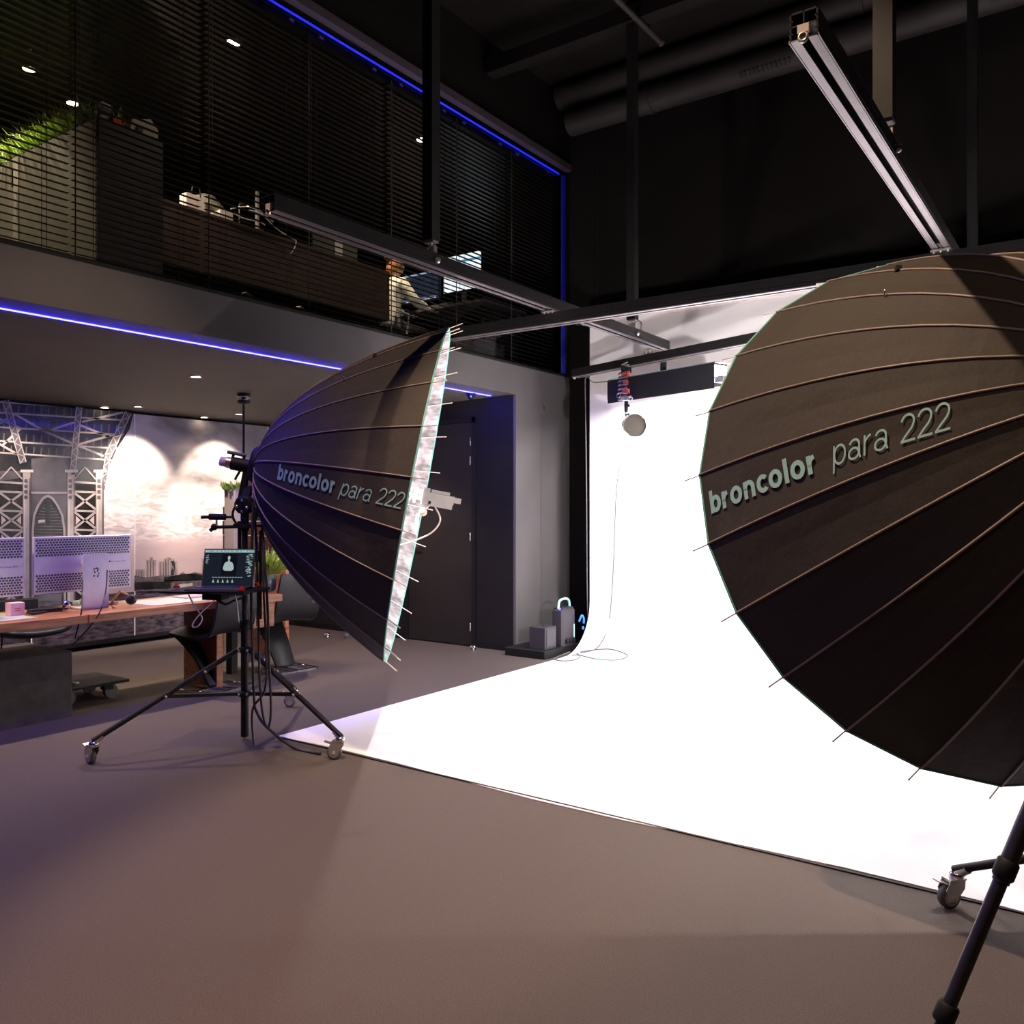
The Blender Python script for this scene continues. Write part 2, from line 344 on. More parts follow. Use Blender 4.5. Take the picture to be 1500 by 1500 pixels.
# LED strips
tag(MB().box((MX-.016, -.4, 5.03), (MX-.006, YB-.2, 5.042)).build('led_strip', M['led_dim']), 'thin blue light strip along the top of the mezzanine window', 'light strip')
tag(MB().box((-5.112, -4.0, SOF-.0085), (-5.090, 6.86, SOF-.004)).build('led_strip', M['led']), 'glowing blue light strip under the front edge of the recess ceiling', 'light strip')

# ceiling beam, ducts, sprinkler pipe
struct('trim_3', MB().box((-4.8, 6.38, 5.52), (4.5, 6.52, 5.66)), M['black_wall'])
duct_m = mat('dark_duct_paint', (.018, .014, .0135), .7, noise=(6, (.022, .0175, .0165)))
for (z, y, r, x0, nm) in ((5.46, 7.62, .13, -4.62, 'lower fabric air duct with a row of small vents along the back wall'), (5.76, 7.62, .13, -4.95+.2, 'upper fabric air duct running above its twin along the back wall')):
    t = thing('air_duct', nm, 'duct', (x0, y, z))
    MB().tube((x0, y, z), (4.4, y, z), r, 24).build('pipe', duct_m, t)
    for k in range(4): MB().lathe([(r+.012, 0), (r+.012, .05)], (x0+.9+k*2.1, y, z), (1,0,0), 24).build('clamp_band', duct_m, t)
    if z < 5.6:
        for xc in (-2.75, -.75, 1.3):
            m = MB()
            for k in range(12): m.cbox((xc+k*.04, y-r*.8, z-r*.62), (.018, .02, .05), Matrix.Rotation(.9, 3, 'X'))
            o = m.build('vent_row', M['satin'], t); o['kind'] = 'stuff'
p0 = cw(.846, 6.79, 5.5); p1 = cw(1.298, 7.41, 5.5)
t = thing('sprinkler_pipe', 'thin dark pipe with small end cap below the black ceiling', 'pipe', p1)
MB().tube(p0+(p0-p1)*.6, p1, .025, 10).build('pipe', duct_m, t); MB().ball(p1, .035, 10).build('end_cap', duct_m, t)
MB().tube(p0+(p0-p1)*.2, p0+(p0-p1)*.2+V((0,0,.4)), .012, 8).build('hanger', M['satin'], t)
MB().tube(p0+(p0-p1)*-.7, p0+(p0-p1)*-.7+V((0,0,.4)), .012, 8).build('hanger', M['satin'], t)

# ================================================================== RAIL SYSTEM
def rail(name_label, p, q, size=.085, h=.085):
    p = V(p); q = V(q); t = thing('ceiling_rail', name_label, 'rail', p)
    d = (q-p).normalized(); s_ = d.cross(V((0,0,1))).normalized(); u = s_.cross(d)
    R = Matrix((d, s_, u)).transposed(); L = (q-p).length; c = (p+q)/2; hs = size/2
    def bar(y, z, w_, hh, m): return m.cbox(c+s_*y+u*z, (L, w_, hh), R)
    m = MB(); bar(0, h*.28, .004, h*.44, m)
    for sg in (-1, 1): bar(sg*(hs-.003), 0, .005, h, m)
    bar(0, h/2-.003, size, .006, m); bar(0, 0, size, .005, m)
    for sg in (-1, 1): bar(sg*(hs-.005), h*.2, .010, .006, m); bar(sg*(hs-.004), -h*.24, .012, .005, m)
    m.build('web', M['profile'], t)
    for sg in (-1, 1):
        m = MB(); bar(sg*(hs*.62), -h/2, hs*.62, .004, m); m.build('flange', M['lip'], t)
        m = MB(); bar(sg*(hs+.001), -h/2+.001, .004, .007, m); m.build('flange_edge', M['lip'], t)
    for e, sg in ((p, -1), (q, 1)):
        MB().cbox(e+d*sg*.002+u*-h*.18, (.012, size*.4, h*.3), R).build('end_stop', M['cream'], t)
    m = MB(); m.lathe([(.016, 0), (.016, .006)], p+u*(-h*.5), d*-1, 12).torus(p+u*(-h*.5)-d*.008, .012, .004, d, 14, 6); m.build('end_bolt', M['zinc'], t)
    return t
RZ = 2.905
rail('black rail running away from the camera below the mezzanine window', (-3.3, 2.66, RZ), (-3.3, 7.1, RZ))
rail('black overhead rail above the right-hand umbrella, nearest to the camera', (-.756, 2.6, RZ), (-.756, 7.1, RZ))
rail('long black cross rail hung under the two lengthwise rails', (-4.25, 5.18, 2.80), (3.2, 5.18, 2.80))
r3a, r3b = V((-4.25, 7.09, 2.74)), V((-1.2, 6.05, 2.74))
rail('slanting black rail carrying the red scissor lift and strip light', r3a, r3b, .08, .075)
def drop_pole(x, y, lab, w_=.075):
    t = thing('drop_pole', lab, 'pole', (x, y, ZC))
    MB().box((x-w_/2, y-w_/2, RZ+.12), (x+w_/2, y+w_/2, ZC)).build('post', M['satin'], t)
    MB().box((x-.09, y-.09, ZC-.01), (x+.09, y+.09, ZC)).build('ceiling_plate', M['satin'], t)
    m = MB().cbox((x, y, RZ+.115), (.07, .05, .012)).tube((x, y, RZ+.05), (x, y, RZ+.12), .008, 8).tube((x-.03, y, RZ+.085), (x+.03, y, RZ+.085), .010, 8)
    m.cbox((x+.03, y, RZ+.07), (.008, .03, .04)); m.build('clamp', M['zinc'], t)
    MB().lathe([(.018,0),(.02,.01),(.012,.02)], (x+.045, y, RZ+.0), (1,0,0), 12).build('clamp_knob', M['zinc'], t)
    return t
drop_pole(-3.3, 3.85, 'thick black post hanging in front of the blinds to the left rail')
drop_pole(-3.3, 6.45, 'thin black post in front of the back wall above the pantograph light')
drop_pole(-.756, 3.72, 'black square post reaching the near part of the right overhead rail')
drop_pole(-.756, 6.44, 'black post behind the right overhead rail near the right frame edge', .06)
def cross_clamp(p, lab, cat='clamp'):
    p = V(p); t = thing('rail_clamp', lab, cat, p)
    m = MB().cbox(p, (.10, .05, .008)).cbox(p+V((0,0,.03)), (.05, .07, .008))
    m.build('plate', M['zinc'], t)
    for dx in (-.035, 0, .035):
        MB().tube(p+V((dx,.0,-.012)), p+V((dx,0,.04)), .006, 8).lathe([(.012,0),(.012,.010)], p+V((dx,0,.01)), (0,0,1), 6).build('bolt', M['zinc'], t)
    return t
cross_clamp((-3.3, 5.14, 2.848), 'steel clamp joining the left rail to the long cross rail')
cross_clamp((-.756, 5.14, 2.848), 'steel clamp at the far end of the bright right rail, above the umbrella')
cross_clamp((-3.3, 6.76, 2.785), 'dark clamp on the slanting rail beside the strip light', 'clamp')
p = at_x(934, 480, -3.3)
t = thing('shackle', 'open metal shackle hooked over the far end of the left rail', 'shackle', p)
MB().poly(bez([p+V((-.03,0,-.05)), p+V((-.035,0,.03)), p+V((0,0,.06)), p+V((.035,0,.03)), p+V((.03,0,-.05))], 5), .007, 6).build('bow', M['zinc'], t)
MB().tube(p+V((-.045,0,-.02)), p+V((.045,0,-.02)), .006, 8).tube(p+V((0,0,.06)), p+V((0,0,.09)), .009, 8).build('pin', M['zinc'], t)

# ================================================================== BACKDROP
PX0, PX1, PY0, PYW = -4.29, 1.6, 3.52, 7.45
prof = [(PY0, .004), (5.0, .004), (6.85, .004)]
for k in range(1, 13):
    a = PI/2*k/12; prof.append((6.95+.5*math.sin(a), .004+.5*(1-math.cos(a))))
prof += [(PYW, 1.6), (PYW, 2.6), (PYW, 3.36)]
t = thing('paper_backdrop', 'wide white seamless backdrop sweeping down the wall and over the floor', 'backdrop', (PX0, PYW, 3.4))
vs = []; fs = []; NX = 12
for j, (y, z) in enumerate(prof):
    for i in range(NX+1):
        x = PX0+(PX1-PX0)*i/NX
        dx = .05*math.exp(-((y-PY0)/.35)**2)*(1 if i == 0 else 0)
        vs.append((x-dx*.0+0, y+(0 if j else .03*math.sin(i*1.1)), z))
for j in range(len(prof)-1):
    for i in range(NX): a = j*(NX+1)+i; fs.append((a, a+1, a+NX+2, a+NX+1))
m = MB().add(vs, fs, 0, True).add([(x, y, z-.0035) if z < .1 else (x, y+.003, z) for x, y, z in vs], [f[::-1] for f in fs], 0, True)
m.build('sheet', M['paper'], t)
MB().box((PX0, PY0-.008, .0), (PX1, PY0+.004, .006)).build('front_edge_tape', M['satin'], t)
MB().tube((PX0-.09, PYW+.02, 3.35), (PX1, PYW+.02, 3.35), .06, 20).build('paper_roll', mat('rolled_paper', (.62, .53, .5), .7, noise=(6, (.66, .57, .54))), t)
MB().lathe([(.045,0),(.055,.01),(.055,.03),(.045,.035),(.055,.045),(.055,.075)], (PX0-.17, PYW+.02, 3.35), (1,0,0), 16).build('roll_end', M['cable'], t)
MB().box((PX0-.14, PYW+.02, 3.30), (PX0-.10, YB-.006, 3.39)).build('wall_bracket', M['satin'], t)
def on_sweep(px, py, off=.009):
    r = ray(px, py); lo, hi = 4.0, 12.0
    def inside(t_):
        q = EY+r*t_; zs = 0 if q.y < 6.95 else (1e9 if q.y > 7.45 else .5-math.sqrt(max(0, .25-(q.y-6.95)**2)))
        return q.z < zs+off or q.y > 7.45-off
    for _ in range(50):
        mid = (lo+hi)/2
        if inside(mid): hi = mid
        else: lo = mid
    return EY+r*lo
# dark backing sheet and edge
t = thing('black_backdrop', 'black backdrop edge hanging beside the left edge of the white one', 'backdrop', (PX0-.05, PYW+.05, 2.7))
pr2 = [(y+.02 if z > .02 else y, z+.0) for y, z in prof[4:]]
m = MB(); vs = [(x, y+.03, max(z-.01, .012)) for y, z in pr2[2:-1] for x in (PX0-.035, PX0+.3)]
m.add(vs, [(2*i, 2*i+1, 2*i+3, 2*i+2) for i in range(len(vs)//2-1)], 0, True).build('sheet', M['satin'], t)
cablep = bez([at_x(857, 556, -4.33), at_x(859, 700, -4.33), at_x(860, 850, -4.33), at_x(861, 915, -4.33), at_x(857, 940, -4.33)], 8)
tag(MB().poly(cablep, .006, 6).build('hanging_cable', M['grey_cable']), 'grey cable hanging straight down along the black backdrop edge', 'cable')

# plinth, cube, flash pack
t = thing('low_plinth', 'low black plinth at the foot of the grey pillar', 'plinth', (-4.6, 7.0, 0))
MB().rbox((MX+.015, 6.74, 0), (-4.37, 7.36, .077), .006).build('base', M['satin'], t)
t = thing('speaker_cube', 'small dark grey cube on the black plinth by the pillar', 'box', (-4.51, 6.92, .078))
MB().rbox((-4.605, 6.82, .078), (-4.415, 7.02, .288), .008).build('body', M['pack'], t)
MB().lathe([(.012, 0), (.02, .006), (.01, .012)], (-4.5, 6.93, .287), (0,0,1), 12).build('knob', M['cable'], t)
MB().box((-4.413, 6.84, .10), (-4.411, 7.0, .265)).build('grille', mat('grille_cloth', (.06, .055, .068), .9, noise=(200, (.08, .074, .09))), t)
fx, fy, fz = -4.445, 7.2, .078
t = thing('flash_power_pack', 'black flash power pack with pale cyan handle behind the cube', 'power pack', (fx, fy, fz))
MB().rbox((fx-.07, fy-.12, fz), (fx+.07, fy+.12, fz+.36), .025).build('body', M['pack'], t)
MB().rbox((fx-.06, fy-.10, fz+.355), (fx+.06, fy+.10, fz+.375), .012).build('control_panel', M['cable'], t)
MB().poly(bez([(fx, fy-.10, fz+.36), (fx, fy-.085, fz+.43), (fx, fy-.03, fz+.452), (fx, fy+.05, fz+.452), (fx, fy+.10, fz+.425), (fx, fy+.115, fz+.35)], 6), .012, 8).build('handle', M['cyan_part'], t)['label'] = 'pale cyan carrying handle'
MB().ball((fx+.03, fy-.125, fz+.368), .011, 10).build('pilot_light', M['pilot'], t)
for dy in (-.06, 0, .06): MB().lathe([(.022,0),(.026,.01),(.02,.022)], (fx+.071, fy+dy, fz+.05), (1,0,0), 12).build('socket', M['satin'], t)
MB().box((fx+.0705, fy+.075, fz+.06), (fx+.074, fy+.09, fz+.2)).build('logo_stripe', M['cyan_part'], t)
t = thing('cable_plug', 'bright blue plug and cable end beside the flash power pack', 'plug', (fx+.12, fy+.16, .3))
MB().poly(bez([(fx+.1, fy+.13, .30), (fx+.12, fy+.15, .36), (fx+.13, fy+.17, .33), (fx+.13, fy+.17, .28)], 5), .010, 8).build('plug_body', M['blue_part'], t)
MB().lathe([(.012,0),(.012,.03)], (fx+.125, fy+.165, .22), (0,0,1), 8).build('collar', M['blue_part'], t)
gl = [[(845, 880), (849, 910), (848, 940), (838, 955), (815, 968)], [(852, 915), (853, 940), (846, 958), (822, 966), (813, 964), (818, 968), (840, 967)], [(835, 940), (828, 955), (832, 962), (850, 961), (875, 957), (895, 950)]]
Z0 = .012
def floor_curve(pts, z=Z0): return bez([on_sweep(a, b) for a, b in pts], 8)
loopc = [at_d(857, 955, 8.1)]
tag(MB().poly(floor_curve([(850, 955), (870, 952), (895, 951), (917, 958), (917, 963), (900, 967), (872, 965), (850, 960), (838, 960)]), .006, 6).build('floor_cable', M['grey_cable']), 'grey cable looped on the white floor sweep in front of the power pack', 'cable')
tag(MB().poly(floor_curve([(835, 955), (822, 960), (812, 965), (822, 968), (840, 967), (850, 962), (845, 957)]), .006, 6).build('floor_cable', M['grey_cable']), 'small coil of grey cable beside the black plinth corner', 'cable')
tag(MB().lathe([(.011,0),(.013,.02),(.011,.05)], on_sweep(874, 966), (.8,.5,0), 10).build('cable_tie', M['blue_part']), 'small blue cable tie on the looped floor cable', 'cable tie')

# ================================================================== STRIP LIGHT and PANTOGRAPH LAMP
a = V((-3.80, 7.05, 2.53)); b = V((-2.60, 6.64, 2.53)); d = (b-a).normalized(); s_ = d.cross(V((0,0,1))); R = Matrix((d, s_, V((0,0,1)))).transposed()
t = thing('strip_light', 'long black strip light hanging from the slanting rail', 'studio light', (a+b)/2)
c = (a+b)/2; L = (b-a).length
m = MB()
m.cbox(c+s_*.075+V((0,0,-.018)), (L, .008, .206), R).cbox(c-s_*.075, (L, .008, .17), R).cbox(c+V((0,0,.085)), (L, .158, .008), R).cbox(a, (.008, .158, .17), R)
m.build('housing', M['satin'], t)
MB().cbox(c+V((0,0,.092))+s_*.07, (L, .012, .010), R).build('top_edge', mat('blue_grey_edge', (.14, .19, .23), .4, noise=(9, (.17, .22, .26))), t)
MB().cbox(b+V((0,0,.02)), (.012, .14, .10), R).cbox(c+V((0,0,-.045)), (L-.02, .14, .006), R).build('diffuser', M['strip_emit'], t)
MB().cbox(b+d*.04+V((0,0,-.05)), (.08, .13, .05), R).cbox(b+d*.03+V((0,0,.086)), (.06, .15, .004), R).build('end_bracket', M['zinc'], t)
MB().tube(c+V((0,0,.09)), c+V((0,0,.20)), .028, 10).build('mounting_post', M['satin'], t)
MB().cbox(a+d*.12+V((0,0,.10))+s_*.07, (.12, .02, .014), R).build('cable_boot', M['cyan_part'], t)
sl = light('strip_light_beam', 'AREA', c+V((0,0,-.14)), 130, (1, .95, .93), c+V((.1,.2,-1)), shape='RECTANGLE', size=1.1, size_y=.12)
# its energy is what the strip diffuser gives out
tag(MB().poly(bez([a+V((.02,.0,.10)), at_d(870, 560, 7.75), at_d(862, 552, 7.6), at_d(856, 556, 7.6)], 6), .005, 5).build('hanging_cable', M['cable']), 'short black cable from the strip light to the rail end', 'cable')

px_, py_ = -3.525, 6.77
t = thing('pantograph', 'red and silver scissor pantograph hanging from the slanting rail', 'pantograph', (px_, py_, 2.70))
R = Matrix((d, s_, V((0,0,1)))).transposed(); c = V((px_, py_, 0))
MB().cbox(c+V((0,0,2.665)), (.07, .06, .05), R).lathe([(.02,0),(.02,.02)], c+V((.0,-.04,2.68)), (0,-1,0), 10).build('carriage', M['satin'], t)
MB().cbox(c+V((0,0,2.70)), (.05, .03, .03), R).tube(c+V((-.03,-.03,2.71)), c+V((.03,-.03,2.73)), .006, 6).build('hook', M['zinc'], t)
for k in range(7):
    z = 2.645-k*.035
    MB().tube(c+R@V((-.06,.03,0))+V((0,0,z)), c+R@V((.06,.03,0))+V((0,0,z-.014)), .0055, 6).tube(c+R@V((.06,.042,0))+V((0,0,z)), c+R@V((-.06,.042,0))+V((0,0,z-.014)), .0055, 6).build('scissor_arm', M['chrome'], t)
for z, w_ in ((2.63, .08), (2.55, .035), (2.475, .07)):
    MB().cbox(c+V((0,-.01,z)), (w_, .03, .04), R).build('spring_block', M['red'], t)['label'] = 'red spring block'
MB().cbox(c+V((0,0,2.41)), (.08, .05, .03), R).tube(c+V((-.07,-.02,2.40)), c+V((.07,-.02,2.42)), .008, 6).torus(c+V((-.06,-.03,2.44)), .02, .005, (0,1,0), 10, 5).torus(c+V((.06,-.03,2.41)), .018, .005, (0,1,0), 10, 5).build('bottom_bracket', M['chrome'], t)
lp = V((-3.43, 6.72, 2.165)); ldir = (V((.62, -.78, -.12))).normalized()
t = thing('reflector_flash', 'round black flash head with wide reflector under the red pantograph', 'studio light', c+V((0,0,2.38)))
MB().tube(c+V((0,0,2.29)), c+V((0,0,2.39)), .018, 10).build('spigot', M['satin'], t)
MB().poly(bez([c+V((0,0,2.30)), c+V((.01,0,2.24)), lp+V((-.02,.03,.05))], 5), .014, 8).build('tilt_arm', M['cyan_part'], t)
for zz in (2.34, 2.265): MB().tube(c+V((0,-.02,zz)), c+V((.05,-.05,zz)), .007, 6).ball(c+V((.05,-.05,zz)), .013, 8).build('wing_knob', M['cable'], t)
MB().tube(lp-ldir*.26, lp-ldir*.04, .055, 18).build('lamp_body', M['satin'], t)
m = MB().lathe([(.055,-.06),(.075,-.02),(.1,.03),(.107,.06),(.100,.06),(.094,.03),(.05,-.04)], lp, ldir, 28, cap=False)
m.build('reflector', M['satin'], t)
MB().torus(lp+ldir*.06, .103, .005, ldir, 28, 6).build('rim', M['chrome'], t)
MB().lathe([(.10,0),(.10,.003)], lp+ldir*.04, ldir, 28).build('honeycomb_grid', mat('bronze_grid', (.035, .028, .02), .5, .4, noise=(220, (.02, .016, .012), (1,1,1), 2)), t)
tag(MB().poly(bez([lp-ldir*.2+V((0,0,-.05)), at_d(905, 700, 7.45), at_d(901, 760, 7.45), at_d(898, 840, 7.45), on_sweep(893, 905), on_sweep(886, 932), on_sweep(872, 951), on_sweep(850, 956)], 8), .006, 6).build('lamp_cable', M['grey_cable']), 'long grey cable dropping from the flash head to the floor', 'cable')

# ================================================================== UMBRELLAS
def arc_(cx, cy, rx, ry, a0, a1, n=18): return [(cx+rx*math.cos(math.radians(a0+(a1-a0)*i/n)), cy+ry*math.sin(math.radians(a0+(a1-a0)*i/n))) for i in range(n+1)]
def glyph(ch, w):
    h = w/2; X = .735                              # x-height
    ring = lambda cx, rx: arc_(cx, X/2, rx-h, X/2-h+.012, 0, 360, 26)
    if ch == 'l': return [[(h, 0), (h, 1)]], w
    if ch == 'b': return [[(h, 0), (h, 1)], ring(.32, .30)], .60
    if ch == 'p': return [[(h, -.27), (h, X)], ring(.32, .30)], .62
    if ch == 'o': return [ring(.32, .32)], .64
    if ch == 'c': return [arc_(.31, X/2, .31-h, X/2-h+.012, 42, 318, 22)], .50
    if ch == 'n': return [[(h, 0), (h, X)], [(h, .36)]+arc_(.29, .42, .29-h, X-h-.42+.012, 180, 0, 14)+[(.58-h, 0)]], .58
    if ch == 'r': return [[(h, 0), (h, X)], [(h, .30)]+arc_(.36, .34, .36-h, X-h-.34, 180, 97, 10)], .37
    if ch == 'a': return [arc_(.29, .51, .235-h*.3, X-h-.51+.012, 165, 0, 12)+[(.55-h*.6, .12), (.60-h*.3, .0)], arc_(.27, .215, .27-h, .215-h+.02, 0, 360, 22)], .62
    if ch == '2': return [arc_(.30, .70, .30-h, .29-h, 170, -20, 14)+[(.47, .47), (.20, .22), (.07, .08), (h*.6, h)], [(.0, h), (.60, h)]], .60
def word_polys(word, w, shear):
    out = []; x = 0
    for ch in word:
        strokes, adv = glyph(ch, w)
        for st in strokes:
            n = len(st); L = []; Rr_ = []; closed = math.hypot(st[0][0]-st[-1][0], st[0][1]-st[-1][1]) < 1e-4
            for i in range(n):
                a_ = st[i-1] if i else (st[-2] if closed else st[0]); b_ = st[i+1] if i < n-1 else (st[1] if closed else st[-1])
                tx, ty = b_[0]-a_[0], b_[1]-a_[1]; l = math.hypot(tx, ty) or 1; nx, ny = -ty/l*w/2, tx/l*w/2
                L.append((st[i][0]+nx, st[i][1]+ny)); Rr_.append((st[i][0]-nx, st[i][1]-ny))
            if n == 2:                              # straight bars get subdivided to follow the curved cloth
                L = [(L[0][0]+(L[1][0]-L[0][0])*k/4, L[0][1]+(L[1][1]-L[0][1])*k/4) for k in range(5)]; Rr_ = [(Rr_[0][0]+(Rr_[1][0]-Rr_[0][0])*k/4, Rr_[0][1]+(Rr_[1][1]-Rr_[0][1])*k/4) for k in range(5)]
            for i in range(len(L)-1):
                out.append([(x+px+py*shear, py) for px, py in (L[i], L[i+1], Rr_[i+1], Rr_[i])])
        x += adv+.10
    return out
UR, UD, NR = 1.09, 1.05, 24
def upt(s, ang, dr=0): r = UR*math.sqrt(max(s, 0))+dr; return V((r*math.cos(ang), r*math.sin(ang), UD*s))
ss = [.012]+[((i/14.0)**1.7) for i in range(1, 15) if (i/14.0)**1.7 > .02]
ss[-1] = 1.0
DA = 2*PI/NR
UM = {}
def umbrella(label, C, n, rib3, rib4, rev, grp='parabolic umbrellas'):
    C = V(C); n = V(n).normalized(); x = (V(rib3)-n*V(rib3).dot(n)).normalized(); y = n.cross(x)
    sg = 1 if V(rib4).dot(y) > 0 else -1
    root = thing('parabolic_umbrella', label, 'umbrella', grp and (0,0,0), grp, local=True)
    Mw = Matrix((x, y, n)).transposed().to_4x4(); Mw.translation = C-n*UD; root.matrix_world = Mw; root['sg'] = sg
    if not UM:
        m = MB(); nu = 2; rows = []
        for side, dr in ((0, .0015), (1, -.0015)):
            vs = []
            for s_ in ss:
                A, B = upt(s_, 0, dr), upt(s_, DA, dr)
                for k in range(nu+1):
                    q = A.lerp(B, k/nu)
                    if k == 1: q = q+V((math.cos(DA/2), math.sin(DA/2), 0))*(-.006*math.sin(PI*s_)) 
                    vs.append(q)
            fs = [(j*3+k, j*3+k+1, j*3+k+4, j*3+k+3) for j in range(len(ss)-1) for k in range(nu)]
            m.add(vs, fs if side else [f[::-1] for f in fs], side, False)
            rows.append(vs)
        j = (len(ss)-1)*3
        for k in range(nu): m.add([rows[0][j+k], rows[0][j+k+1], rows[1][j+k+1], rows[1][j+k]], [(0,1,2,3)], 0)
        po = m.build('fabric_panel', [M['fabric'], M['silver']], root)
        rb = MB().poly([upt(s_, 0, .004) for s_ in ss], .0052, 6, r2=.0042)
        ro = rb.build('rib', M['rib'], root)
        e1, e0 = upt(1, 0, .002), upt(.94, 0, .002); dd = (e1-e0).normalized()
        rdm = MB().poly([upt(s_, 0, -.02) for s_ in (.55,.7,.85)]+[upt(1, 0, -.004), e1+dd*.085], .0035, 6).ball(e1+dd*.086, .005, 6); rdo = rdm.build('rod_tip', M['rod'], root)
        ea, eb = upt(1, 0), upt(1, DA)
        pm = MB().tube(ea, eb, .0055, 6); pp = pm.build('edge_piping', M['teal'], root)
        UM.update(fabric_panel=po.data, rib=ro.data, rod_tip=rdo.data, edge_piping=pp.data); start = 1
    else: start = 0
    for k in range(start, NR):
        for nm in ('fabric_panel', 'rib', 'rod_tip', 'edge_piping'):
            o = bpy.data.objects.new(nm, UM[nm]); COL.objects.link(o); o.parent = root; o.rotation_euler.z = k*DA; OFF[o.name] = V()
    # hub and mast
    MB().lathe([(.02,-.04),(.105,-.04),(.115,-.03),(.125,.0),(.12,.012),(.02,.012)], (0,0,.01), (0,0,1), 32).build('hub', M['satin'], root)
    for k in range(0, NR, 2):
        pass
    MB().tube((0,0,0), (0,0,UD-.06), .014, 12).build('mast', M['zinc'], root)
    MB().lathe([(.03,0),(.05,.01),(.05,.04),(.03,.05)], (0,0,.5), (0,0,1), 16).build('slider', M['satin'], root)
    for k in range(0, NR, 3):
        a_ = k*DA; MB().tube((.04*math.cos(a_), .04*math.sin(a_), .53), upt(.62, a_, -.02), .0035, 5).build('strut', M['rod'], root)
    # lettering on the panel between the two ribs
    # arc length table along the panel centre line
    cc = math.cos(DA/2); tab = [(0, 0)]; N = 400
    for i in range(1, N+1):
        s0, s1 = (i-1)/N, i/N
        tab.append((s1, tab[-1][1]+math.hypot((math.sqrt(s1)-math.sqrt(s0))*UR*cc, UD/N)))
    Lt = tab[-1][1]
    def s_of(a):
        a = max(0, min(Lt, a)); lo, hi = 0, N
        while hi-lo > 1:
            mid = (lo+hi)//2
            if tab[mid][1] < a: lo = mid
            else: hi = mid
        f = (a-tab[lo][1])/(tab[hi][1]-tab[lo][1]); return tab[lo][0]+(tab[hi][0]-tab[lo][0])*f
    def a_of(s_): return tab[int(s_*N)][1]
    if rev: words_ = (('broncolor', .963, .553, .19, 0), ('para', .508, .357, .082, .24), ('222', .332, .222, .082, .24))      # rim to apex
    else: words_ = (('broncolor', .24, .60, .19, 0), ('para', .632, .81, .082, .24), ('222', .838, .985, .082, .24))
    for bd, sa, sb, wt, sh in words_:
        polys = word_polys(bd, wt, sh); xs = [p_[0] for q_ in polys for p_ in q_]; x0, x1 = min(xs), max(xs); ua, ub = a_of(sa), a_of(sb); m = MB()
        for q_ in polys:
            vs2 = []
            for vx, vy in q_:
                s_ = s_of(ua+(ub-ua)*(vx-x0)/(x1-x0)); A, B = upt(s_, 0, .0045), upt(s_, sg*DA, .0045); wd_ = (A-B).length
                vs2.append(B.lerp(A, .5+(vy*.092-.034)/wd_)+V((math.cos(sg*DA/2), math.sin(sg*DA/2), 0))*.001)
            m.add(vs2, [list(range(len(vs2)))])
        m.build('lettering', M['letter'], root)['label'] = '"%s" printed in pale teal, %s' % (bd, 'bold' if not sh else 'thin and slanted')
    # small clips and rings on the ribs
    for k in (-3, 6):
        q = upt(.5, sg*k*DA, .012); MB().torus(q, .014, .0025, (1,0,.3), 12, 5).build('pull_ring', M['chrome'], root)
    q = upt(.62, -sg*4*DA, .01); MB().cbox(q, (.02,.02,.02)).build('rib_clip', M['cable'], root)
    return root, Mw, sg
TS = 1.0
CL3 = cw(-.61, 5.53, 1.45+.072); CR3 = cw(1.835, 3.376, 1.45+.034)
def cv(l, d_, z): return cw(l, d_, z)
nL = cv(.9803, .0632, -.1869); nR = cv(-.0192, .9494, -.3136)
uL, ML, sL = umbrella('big black parabolic umbrella on the left seen side-on, silver lining lit', CL3, nL, cv(.0784, -.9941, .075), cv(.0289, -.983, -.1811), False)
uR, MR, sR = umbrella('huge black parabolic umbrella cut by the right frame edge, seen from behind', CR3, nR, cv(-.9964, .0076, .084), cv(-.9837, -.0739, -.1636), True)
def studio_lamp(label, C, n, energy, side):
    C = V(C); n = V(n).normalized(); h = V((0,0,1)); sd = n.cross(h).normalized(); up = sd.cross(n); R = Matrix((n, sd, up)).transposed()
    t = thing('flash_lamp', label, 'studio light', C)
    o = light('flash_lamp_glow', 'POINT', C-n*.012, energy*.42, (1, .90, .84), shadow_soft_size=.032); o.parent = t; o.location = -n*.012
    o = light('flash_lamp_beam', 'SPOT', C, energy*1.05, (1, .95, .94), C+n, spot_size=math.radians(124), spot_blend=.75, shadow_soft_size=.06); o.parent = t; o.location = n*.32
    MB().torus(C-n*.02, .045, .006, n, 20, 6).build('flash_tube', M['tube'], t)
    MB().lathe([(.05,.02),(.06,.035),(.06,.07)], C, n, 20).build('front_collar', M['lamp_grey'], t)
    m = MB().cbox(C+n*.15+up*.006, (.17, .10, .055), R).cbox(C+n*.16-up*.035, (.14, .09, .035), R).cbox(C+n*.14+up*.045, (.12, .08, .02), R)
    m.build('lamp_body', M['lamp_grey'], t)
    MB().cbox(C+n*.255+up*.012, (.05, .06, .035), R).build('rear_grip', M['lamp_grey'], t)
    MB().cbox(C+n*.235+up*.03, (.02, .05, .025), R).build('rear_socket', M['cable'], t)
    MB().cbox(C+n*.13-sd*side*.052+up*.005, (.06, .004, .008), R).build('logo_plate', M['cyan_part'], t)
    MB().tube(C+n*.08-up*.04, C+n*.05-up*.09, .012, 8).ball(C+n*.05-up*.10, .028, 12).cbox(C+n*.02-up*.15, (.022,.02,.07), R).build('clamp_lever', M['cream'], t)
    MB().tube(C-n*.07, C+n*.03-up*.02, .013, 10).build('mast_socket', M['zinc'], t)
    MB().poly(bez([C+n*.12-up*.05, C+n*.17-up*.13, C+n*.13-up*.22, C+n*.02-up*.30, C-n*.1-up*.36], 6), .006, 6).build('lead', M['rod'], t)
    return t
studio_lamp('glaring bare flash lamp at the mouth of the left umbrella', CL3, nL, 420, 1)
